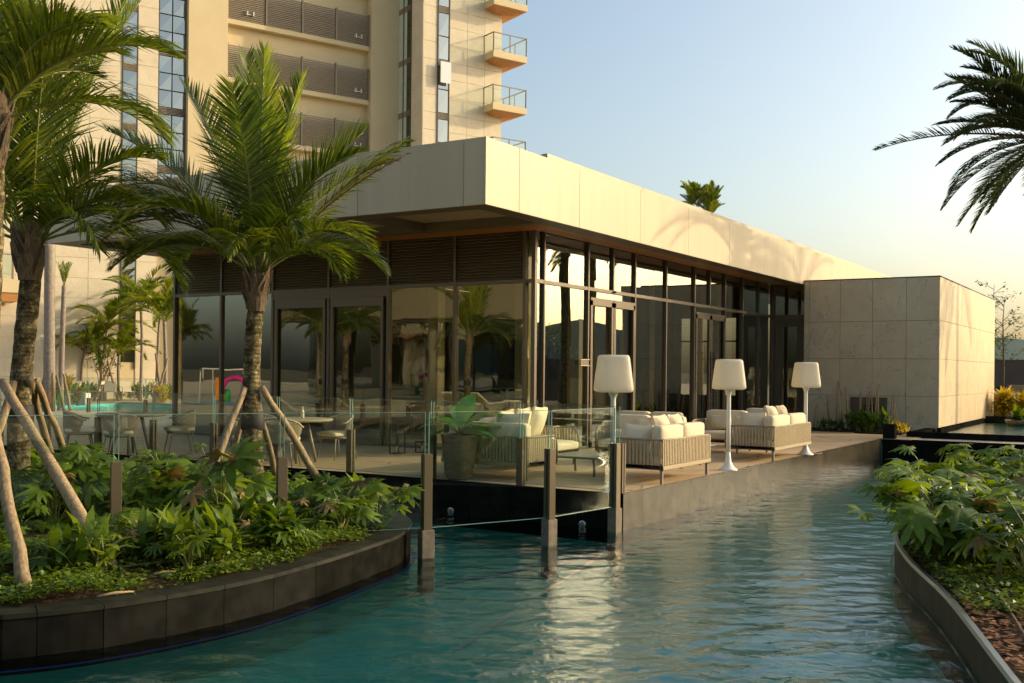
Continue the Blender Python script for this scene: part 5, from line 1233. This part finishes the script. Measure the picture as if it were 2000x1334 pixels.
mb.v = V; mb.f = F_; tag(mb.build('bark_mulch', M['mulch']), kind='stuff')
rd = random.Random(5); spots = []; cnt = 0; tries = 0
while cnt < 46 and tries < 5000:
    tries += 1; px = rd.uniform(1745, 2120); t_ = rd.uniform(8.9, 19.5); p = oT(px, 900, t_)
    lim = 1790 + max(0, (11.0 - t_)) * 90 + max(0, t_ - 14.5) * 28
    if px < lim: continue
    if any((p.x - q[0]) ** 2 + (p.y - q[1]) ** 2 < .55 ** 2 for q in spots): continue
    if not inpoly(np.array([(q.x, q.y) for q in off_open(bo, -.25)] + [(14.5, 21), (14.5, -2)]), np.array([p.x]), np.array([p.y]))[0]: continue
    spots.append((p.x, p.y)); cnt += 1; far = t_ > 12.5
    philo('sunlit lobed leaf plant at the back of the right hand bed' if far else 'shaded lobed leaf plant in the front of the right hand bed', (p.x, p.y, -.2), rd.randint(24, 32), rd.uniform(.38, .56), 700 + cnt, 'lobed leaf plants at the back of the right bed' if far else 'lobed leaf plants at the front of the right bed', .5, rd.uniform(.55, .8) if far else rd.uniform(.5, .75))
p = gz(1800, 1100, -.2); philo('large plant leaning out over the pool from the right hand bed', (p.x + .1, p.y + .3, -.2), 38, .66, 801, 'lobed leaf plants at the front of the right bed', .95, .80)
p = gz(1790, 1010, -.2); philo('plant reaching farthest over the water at the left tip of the right hand bed', (p.x + .15, p.y + .2, -.2), 28, .66, 802, 'lobed leaf plants at the front of the right bed', .85, .75)
N_ = 60000; x = r.uniform(-2.7, 4, N_); y = r.uniform(8.6, 16, N_); ok = inpoly(BX, x, y) & (y > 8.9 + 1.3 * np.sin(x * 1.3)); x, y = x[ok], y[ok]
ground_cover('ground_cover', np.stack([x, y, np.full(len(x), -.2)], 1), 'cover', .12, .055, 6, None)
hs = MB().tube([gz(1955, 1165, -.16), gz(1985, 1215, -.17), gz(2010, 1260, -.17)], .014, 6).build('twig', M['sheath'], None, True); tag(hs, 'curved brown stem lying on the mulch at the right edge', 'dry stem')
mp = Vector(gz(1951, 1140, -.2)); philo('small seedling with pale pointed leaves on the mulch', mp, 4, .4, 900, None, .12, .28, .9)

# ================================================================== POT PLANT, BACK BED, FAR RIGHT
def big_leaf(seed, L=.42, W=.13):
    b = MB(); V = []; n_ = 8
    for i in range(n_ + 1):
        s = i / n_; w_ = W * math.sin(PI * min(1, s * .92 + .06)) ** .8; x = L * s; z = -.5 * x * x / L + .015 * math.sin(9 * s + seed)
        if i == n_: w_ = .004
        V += [(x, -w_, z + .25 * w_), (x, 0, z), (x, w_, z + .25 * w_)]
    F_ = []
    for i in range(n_): a = 3 * i; F_ += [(a, a + 3, a + 4, a + 1), (a + 1, a + 4, a + 5, a + 2)]
    b.add(V, F_); return b.mesh('leaf', M['bigleaf'], True)
BL = [big_leaf(i, .46 + .03 * i, .135 + .012 * i) for i in range(3)]
pp = thing('pot_plant', 'broad leaved green plant growing in the dark ribbed pot', 'plant', Vector(pot.location) + Vector((0, 0, .6))); st = MB()
for k, (az, el, s) in enumerate(((170, 20, 1.05), (185, -5, .95), (70, 75, 1.0), (100, 60, .9), (10, 18, 1.15), (25, 40, 1.1), (-20, 5, .95), (-90, 30, .8), (-140, 40, .8), (130, 35, .9), (45, 15, .9))):
    a = A2W(az); e = math.radians(el); c = Vector((.12 * math.cos(a), .12 * math.sin(a), .14 + .08 * math.sin(e))); st.tube([(0, 0, 0), c * .6 + Vector((0, 0, .03)), c], [.012, .010, .008], 6)
    inst(BL[k % 3], 'leaf', pp, c, (0, -e, a), s)
st.build('stalks', M['rachis'], pp, True)
def canes(label, p, n, H, seed, spread=.12):
    t = thing('cane_bundle', label, 'canes', p, 0, 'bamboo canes in the bed by the stone block'); rd = random.Random(seed)
    for k in range(n):
        a = rd.uniform(0, 6.28); q = Vector((spread * math.cos(a), spread * math.sin(a), 0)); h = H * rd.uniform(.85, 1.05)
        MB().tube([q, q * rd.uniform(.1, .6) + Vector((rd.uniform(-.04, .04), 0, h))], [.022, .016], 6).build('cane', M['bamboo'], t, True)
    return t
CXX = 0
CX = [(1597, 2, .75, 'pair of short canes left of all others by the stone block'), (1612, 2, .95, 'two canes behind the far floor lamp base'), (1637, 5, 1.35, 'dense bundle of tall canes left of the hatch'), (1648, 3, 1.3, 'slanting canes just right of the dense bundle'), (1682, 2, 1.05, 'two canes in front of the hatch left edge'), (1700, 3, 1.1, 'canes before the middle of the hatch'), (1717, 3, 1.35, 'red brown canes before the hatch right side'), (1745, 3, 1.0, 'short bundle of canes right of the hatch')]
for px, n_, H, lab in CX:
    p = oY(px, 800, 30.2); canes(lab, (p.x, p.y, 0), n_, H, px, .14)
rd = random.Random(31)
bb_ = oY(1600, 800, 29.7).x; bb2 = oY(1768, 800, 29.7).x
tag(MB().box((-8.9, 29.3, -.01), (bb2, 30.84, .03)).build('bed_soil', M['soil']), kind='structure')
def leafy(label, p, n, H, size, seed, m, group, name='leafy_plant'):
    t = thing(name, label, 'plant', p, 0, group); rd = random.Random(seed); lf = MB(); st = MB()
    for k in range(n):
        a = rd.uniform(0, 6.28); e = rd.uniform(.35, 1.35); L = size * rd.uniform(.7, 1.2); h = H * rd.uniform(.1, .75); b0 = Vector((rd.gauss(0, .07), rd.gauss(0, .07), h)); D = Vector((math.cos(a) * math.cos(e), math.sin(a) * math.cos(e), math.sin(e))); S = Vector((-math.sin(a), math.cos(a), 0)); V = []; c = b0.copy()
        for j, w_ in enumerate((.3, 1, .75, .05)):
            V += [c - S * L * .13 * w_, c + S * L * .13 * w_]; c = c + D * L / 3; D = (D + Vector((0, 0, -.38))).normalized()
        lf.add(V, [(0, 1, 3, 2), (2, 3, 5, 4), (4, 5, 7, 6)])
    for k in range(3): st.tube([(rd.gauss(0, .04), rd.gauss(0, .04), 0), (rd.gauss(0, .06), rd.gauss(0, .06), H * .8)], [.015, .008], 5)
    lf.build('foliage', M[m], t); st.build('stems', M['rachis'], t); return t
for k, px in enumerate((1606, 1620, 1640, 1662, 1676, 1690, 1702, 1715, 1728, 1742, 1752, 1762)):
    p = oY(px, 800, rd.uniform(29.6, 30.2)); leafy('green leafy plant at the foot of the stone block' if px < 1735 else 'low yellow green plant at the right end of the bed by the stone block', (p.x, p.y, 0), 26, .28 if px < 1650 or px > 1735 else .55, .34 if 1650 < px < 1735 else .24, px, 'croton' if px > 1735 else 'philo', 'leafy plants by the stone block' + (' right' if px > 1735 else ''))
for k, (x_, y_) in enumerate(leafy_spots):
    leafy('strap leaved clump between the lobed plants on the palm island', (x_, y_, -.14), 34, .42, .32, 1500 + k, 'cover' if k % 3 else 'philo_y', 'strap leaved clumps on the palm island', 'strap_leaf_clump')
# far right
gw = thing('boundary_wall', 'dark grey boundary wall beyond the stone block', 'wall', (-6, 49, 0), world=True)
w0 = oT(1935, 703, 45)
x = -9.0
while x < 70: MB().cham((x + .01, 49, 0), (x + 2.38, 49.18, 2.22), .004).build('wall_panel', M['greywall'], gw); x += 2.4
MB().box((-9, 48.98, 2.22), (70, 49.2, 2.27)).build('coping', M['greywall'], gw)
bwp = oT(1968, 752, 40); tag(MB().cham((bwp.x, bwp.y, 0), (bwp.x + 9, bwp.y + .25, bwp.z), .01).build('garden_wall', M['beigewall']), 'low beige wall in front of the dark boundary wall', 'wall')
fp = oT(1938, 755, 41); tag(MB().cham((fp.x - .6, fp.y, 0), (fp.x + .32, fp.y + .1, fp.z), .01).build('metal_gate', M['dark']), 'dark metal gate leaf at the far end of the stone block', 'gate')
rd = random.Random(13)
for k in range(14):
    px = 1930 + rd.uniform(0, 130); t_ = rd.uniform(36, 39.5); p = oT(px, 800, t_)
    if p.y < 39.05: p.y = 39.1 + rd.uniform(0, .8)
    if p.x < XB + .5 and p.y < 41.7: p.x = XB + .5
    leafy('yellow leaved shrub beyond the raised basin', (p.x, p.y, 0), 80, 1.0, .55, 40 + k, 'croton', 'yellow shrubs beyond the basin', 'yellow_shrub')
p = oT(1990, 800, 33.5); leafy('green leafy plant in a round pot in the raised basin', (p.x, p.y, .02), 60, .35, .45, 77, 'philo', None)
o = MB().lathe([(.3, 0), (.38, .1), (.42, .2), (.38, .2), (.36, .1)], 24).build('round_pot', M['sleeve'], None, True); o.location = (p.x, p.y, -.01); tag(o, 'round shallow pot standing in the raised basin', 'pot')
def thin_tree(label, p, H, seed, dens=1.0, name='young_tree', spread=1.0, leafs=.09):
    t = thing(name, label, 'tree', p); rd = random.Random(seed); b = MB(); b.tube([(0, 0, 0), (.03, 0, H * .4), (-.02, .03, H * .8), (.03, .0, H)], [.05, .04, .02, .008], 7); lf = MB()
    for k in range(int(16 * dens)):
        z = H * rd.uniform(.42, .98); a = rd.uniform(0, 6.28); L = spread * rd.uniform(.5, 1.0) * (1.15 - .4 * z / H); q = Vector((math.cos(a) * L, math.sin(a) * L, L * rd.uniform(.3, .8))); b.tube([(0, 0, z), q * .5 + Vector((0, 0, z + .03)), q + Vector((0, 0, z))], [.013, .009, .004], 5)
        for j in range(int(20 * dens)):
            f = rd.uniform(.5, 1.1); c = Vector((0, 0, z)) + q * f + Vector((rd.gauss(0, .09), rd.gauss(0, .09), rd.gauss(0, .07))); u = Vector((rd.gauss(0, 1), rd.gauss(0, 1), rd.gauss(0, .4))).normalized() * leafs; v_ = u.cross(Vector((rd.gauss(0, .3), rd.gauss(0, .3), 1))).normalized() * leafs * .4
            lf.add([c - u, c + v_, c + u, c - v_], [(0, 1, 2, 3)])
    b.build('branches', M['sheath'], t, True); lf.build('crown', M['tree'], t); return t
p = oT(1958, 800, 41); thin_tree('thin young tree with sparse leaves right of the stone block', (p.x, p.y, 0), 4.6, 3, 1.0, spread=1.1)
p = oT(1938, 800, 43); thin_tree('second sparse young tree just behind the stone block edge', (p.x, p.y, 0), 5.3, 4, .8, spread=1.2)
# bushes past the boundary wall
def bush_tree(label, p, H, R, seed, n=1500, m='tree', group=None):
    t = thing('bushy_tree', label, 'tree', p, 0, group); rd = np.random.RandomState(seed); tr = MB().tube([(0, 0, -.2), (.05, 0, H * .45), (0, .1, H * .75)], [.14, .09, .05], 7)
    cs = [(rd.normal(0, R * .45), rd.normal(0, R * .45), H * rd.uniform(.5, .95), R * rd.uniform(.3, .55)) for _ in range(9)]
    for c in cs: tr.tube([(0, 0, H * .4), (c[0] * .8, c[1] * .8, c[2])], [.05, .02], 5)
    tr.build('trunk', M['bark'], t, True); pts = []
    for c in cs:
        k = n // 9; d = rd.normal(size=(k, 3)); d /= np.linalg.norm(d, axis=1)[:, None]; rr_ = c[3] * (.45 + .6 * rd.rand(k))[:, None]; pts.append(np.array([c[0], c[1], c[2]]) + d * rr_)
    P = np.concatenate(pts); o = ground_cover('crown', P, m, .05, .16, seed, None); del o['kind']; o.parent = t; return t
for k in range(10):
    X_ = -9 + k * 6.5; bush_tree('leafy green tree beyond the dark boundary wall', (X_, 53 + (k % 3) * 2, 0), 2.6 + .5 * (k % 4), 2.4, 60 + k, group='trees beyond the boundary wall')
# far hill seen in reflections
hv = []; hb = MB(); n_ = 60
for i in range(n_ + 1):
    X_ = -400 + 1900 * i / n_; h = 40 + 55 * math.exp(-((i - 24) / 6) ** 2) + 35 * math.exp(-((i - 38) / 7) ** 2) + 8 * math.sin(i * 1.1)
    hv += [(X_, 1250, -2), (X_, 1400, h), (X_, 1700, -2)]
for i in range(n_): a = 3 * i; hb.f += [(a, a + 3, a + 4, a + 1), (a + 1, a + 4, a + 5, a + 2)]
hb.v = hv; tag(hb.build('hills', M['hill'], None, True), kind='structure')

# ================================================================== REAR TERRACE FURNITURE
def sling_chair(label, p, rz):
    t = thing('terrace_chair', label, 'chair', p, rz, 'chairs on the rear terrace')
    MB().box((-.26, -.25, .42), (.26, .27, .45)).build('seat', M['cream'], t); MB().add([(-.26, -.25, .45), (.26, -.25, .45), (.25, -.38, .92), (-.25, -.38, .92), (-.26, -.22, .45), (.26, -.22, .45), (.25, -.35, .92), (-.25, -.35, .92)], [(0, 1, 2, 3), (4, 7, 6, 5), (0, 3, 7, 4), (1, 5, 6, 2), (3, 2, 6, 7)]).build('backrest', M['cream'], t)
    for sx in (-1, 1):
        MB().tube([(sx * .27, .25, 0), (sx * .27, .25, .64), (sx * .27, -.28, .66)], .016, 6).build('armrest', M['frame'], t)
        for sy in (-.27, .24): MB().tube([(sx * .26, sy, 0), (sx * .26, sy, .45)], .016, 6).build('leg', M['frame'], t)
def rear_table(label, p):
    t = thing('terrace_table', label, 'table', p, 0, 'tables on the rear terrace'); MB().lathe([(.5, .72), (.52, .73), (.52, .75), (.5, .76)], 24).build('table_top', M['frame'], t); MB().lathe([(.25, 0), (.25, .02), (.05, .05), (.05, .72)], 14).build('pedestal', M['frame'], t)
def RG(px, t_): p = oT(px, 760, t_); return Vector((p.x, p.y, .0))
rear_table('small table between the chairs before the lit wall', RG(207, 49.5)); rear_table('second rear table beside the pavilion corner', RG(308, 48.5))
for px, t_, rz, lab in ((186, 49.2, 2.2, 'pale chair left of the rear table'), (213, 48.6, 3.9, 'pale chair at the front right of the rear table'), (248, 49.2, 4.3, 'pale chair turned right in front of the dark window strip'), (287, 48.2, 2.4, 'pale chair left of the second rear table'), (70, 50, 2.4, 'pale chair behind the left coconut palm'), (140, 49.5, 2.0, 'pale chair beside the thin smooth palm')):
    sling_chair(lab, RG(px, t_), rz)
wp = RG(128, 43.5); t = thing('white_planter', 'white rectangular planter box by the rear pool', 'planter', wp, YAW); MB().cham((-.9, -.3, 0), (.5, .3, .45), .02).build('planter_box', M['white'], t); MB().cham((.56, -.25, 0), (.95, .25, .5), .02).build('planter_box', M['white'], t)
for k, (px, t_) in enumerate(((118, 42.6), (128, 42.3), (150, 42.4), (165, 45), (180, 50.8), (160, 50.9), (235, 51), (255, 51.2), (300, 50.5), (318, 46), (314, 45.5), (105, 42), (138, 45.5), (60, 46), (270, 50.8), (285, 51), (175, 51), (145, 51), (335, 47), (90, 47))):
    leafy('green shrub in the rear garden', RG(px, t_) + Vector((0, 0, .4 if px in (118, 128) else 0)), 60, .7, .5, 300 + k, 'croton' if k in (0, 1, 9, 10) else 'cover', 'shrubs in the rear garden', 'garden_shrub')

# ================================================================== THINGS MIRRORED IN THE GLASS (they stand left of and behind the camera)
cb = thing('curved_building', 'cream curved building behind the camera mirrored in the front glass', 'building', (-42, -16, 0), world=True)
def arc(cx, cy, R, a0, a1, z0, z1, th, n=28):
    b = MB()
    for i in range(n):
        a, c = a0 + (a1 - a0) * i / n, a0 + (a1 - a0) * (i + 1) / n
        P = [(cx + R_ * math.cos(q), cy + R_ * math.sin(q)) for q, R_ in ((a, R), (c, R), (c, R - th), (a, R - th))]
        b.add([(x, y, z0) for x, y in P] + [(x, y, z1) for x, y in P], [(0, 1, 5, 4), (2, 3, 7, 6), (4, 5, 6, 7), (0, 3, 2, 1)])
    return b
arc(-40, -34, 24, .25, 1.75, 4.3, 6.1, 2.5).build('fascia', M['interior'], cb); arc(-40, -34, 21.4, .25, 1.75, 0, 4.3, .3).build('dark_glazing', M['tglass'], cb); arc(-40, -34, 20, .25, 1.75, 0, 4.3, .3).build('inner_wall', M['greywall'], cb)
for i in range(5): a = .4 + i * .31; x, y = -40 + 22.5 * math.cos(a), -34 + 22.5 * math.sin(a); MB().lathe([(.25, 0), (.25, 4.3)], 12, (x, y, 0)).build('column', M['interior'], cb)
ht_ = thing('hotel_tower', 'white tower with blue window bands mirrored in the corner glass', 'building', (-90, -100, 0), world=True)
MB().box((-105, -112, 0), (-79, -92, 45)).build('wall', M['tower'], ht_)
for k in range(12):
    for j in range(5): MB().box((-104 + j * 5, -92 + .0, 3 + k * 3.5), (-101 + j * 5, -91.9, 5 + k * 3.5)).build('window', M['tglass'], ht_)
sheet('bounce_paving', [[(-140, -60), (-48, -60), (-48, YD), (-140, YD)], [(-48, -60), (14, -60), (14, -1.2), (-48, -1.2)]], -.1, M['bounce_pave'])  # unseen paving added behind the camera to throw warm light on shaded fronts
sheet('left_terrace', [[(-48, -1.2), (-24.1, -1.2), (-24.1, 12.3), (-48, 12.3)]], -.12, M['bounce_pave'])  # out of view, its paving warmed for the same bounce light
for k, (x, y, s_, rz) in enumerate(((-27, 4.5, 1.05, 1), (-30, 0, 1.1, 2.2), (-34, 9, 1.0, 3), (-40, 3, 1.2, 4), (-25.5, -3, 1.0, 5), (-44, -3, 1.1, .3))):
    for src in [o for o in bpy.data.objects if o.name == ('coconut_palm' if k % 2 else 'coconut_palm.001')]:
        copy_palm(src, 'coconut palm left of the frame, mirrored in the front glass', (x, y, -.1), rz, s_, 'coconut palms mirrored in the glass')
pg = thing('playground', 'children climbing set with a magenta arch mirrored at the left end of the glass', 'playground', (-38, -1.5, -.1), -.2)
pg.scale = (.55, .55, .55)
MB().tube([(1.3 * math.cos(a), 0, 1.0 + 1.3 * math.sin(a)) for a in [PI * i / 14 for i in range(15)]], .22, 10).build('arch', M['pink'], pg, True)
MB().cham((-2.6, -.3, .2), (-1.2, .3, 2.2), .05).build('climbing_panel', M['orange'], pg); MB().lathe([(.6, 0), (.7, .6), (.6, 1.2)], 20, (-2.2, -1.5, 0)).build('barrel', M['greenp'], pg, True)
MB().tube([(-3, 0, 0), (-3, 0, 3.0), (2, 0, 3.0), (2, 0, 0)], .08, 8).tube([(-3, 1.5, 0), (-3, 1.5, 3.0), (2, 1.5, 3.0), (2, 1.5, 0)], .08, 8).build('posts', M['white'], pg, True)
MB().cham((-4, -3, .0), (3, 3, .05), .01).build('mat', M['bluep'], pg)
for k, (x, y) in enumerate(((-24.6, -1.0), (-24.8, -4.0), (-24.6, -7.2))):
    t = thing('sun_lounger', 'cream lounger on the left terrace mirrored in the glass', 'lounger', (x, y, -.1), .3 + .1 * k, 'loungers mirrored in the glass')
    MB().cham((-.35, -1, .28), (.35, .4, .36), .03).build('mattress', M['cream'], t); MB().cham((-.35, 0, 0), (.35, .75, .08), .03, Matrix.Translation((0, .4, .3)) @ Matrix.Rotation(.6, 4, 'X')).build('backrest', M['cream'], t)
    for sx in (-.3, .3):
        for sy in (-.9, .8): MB().box((sx - .03, sy - .03, 0), (sx + .03, sy + .03, .28)).build('leg', M['frame'], t)
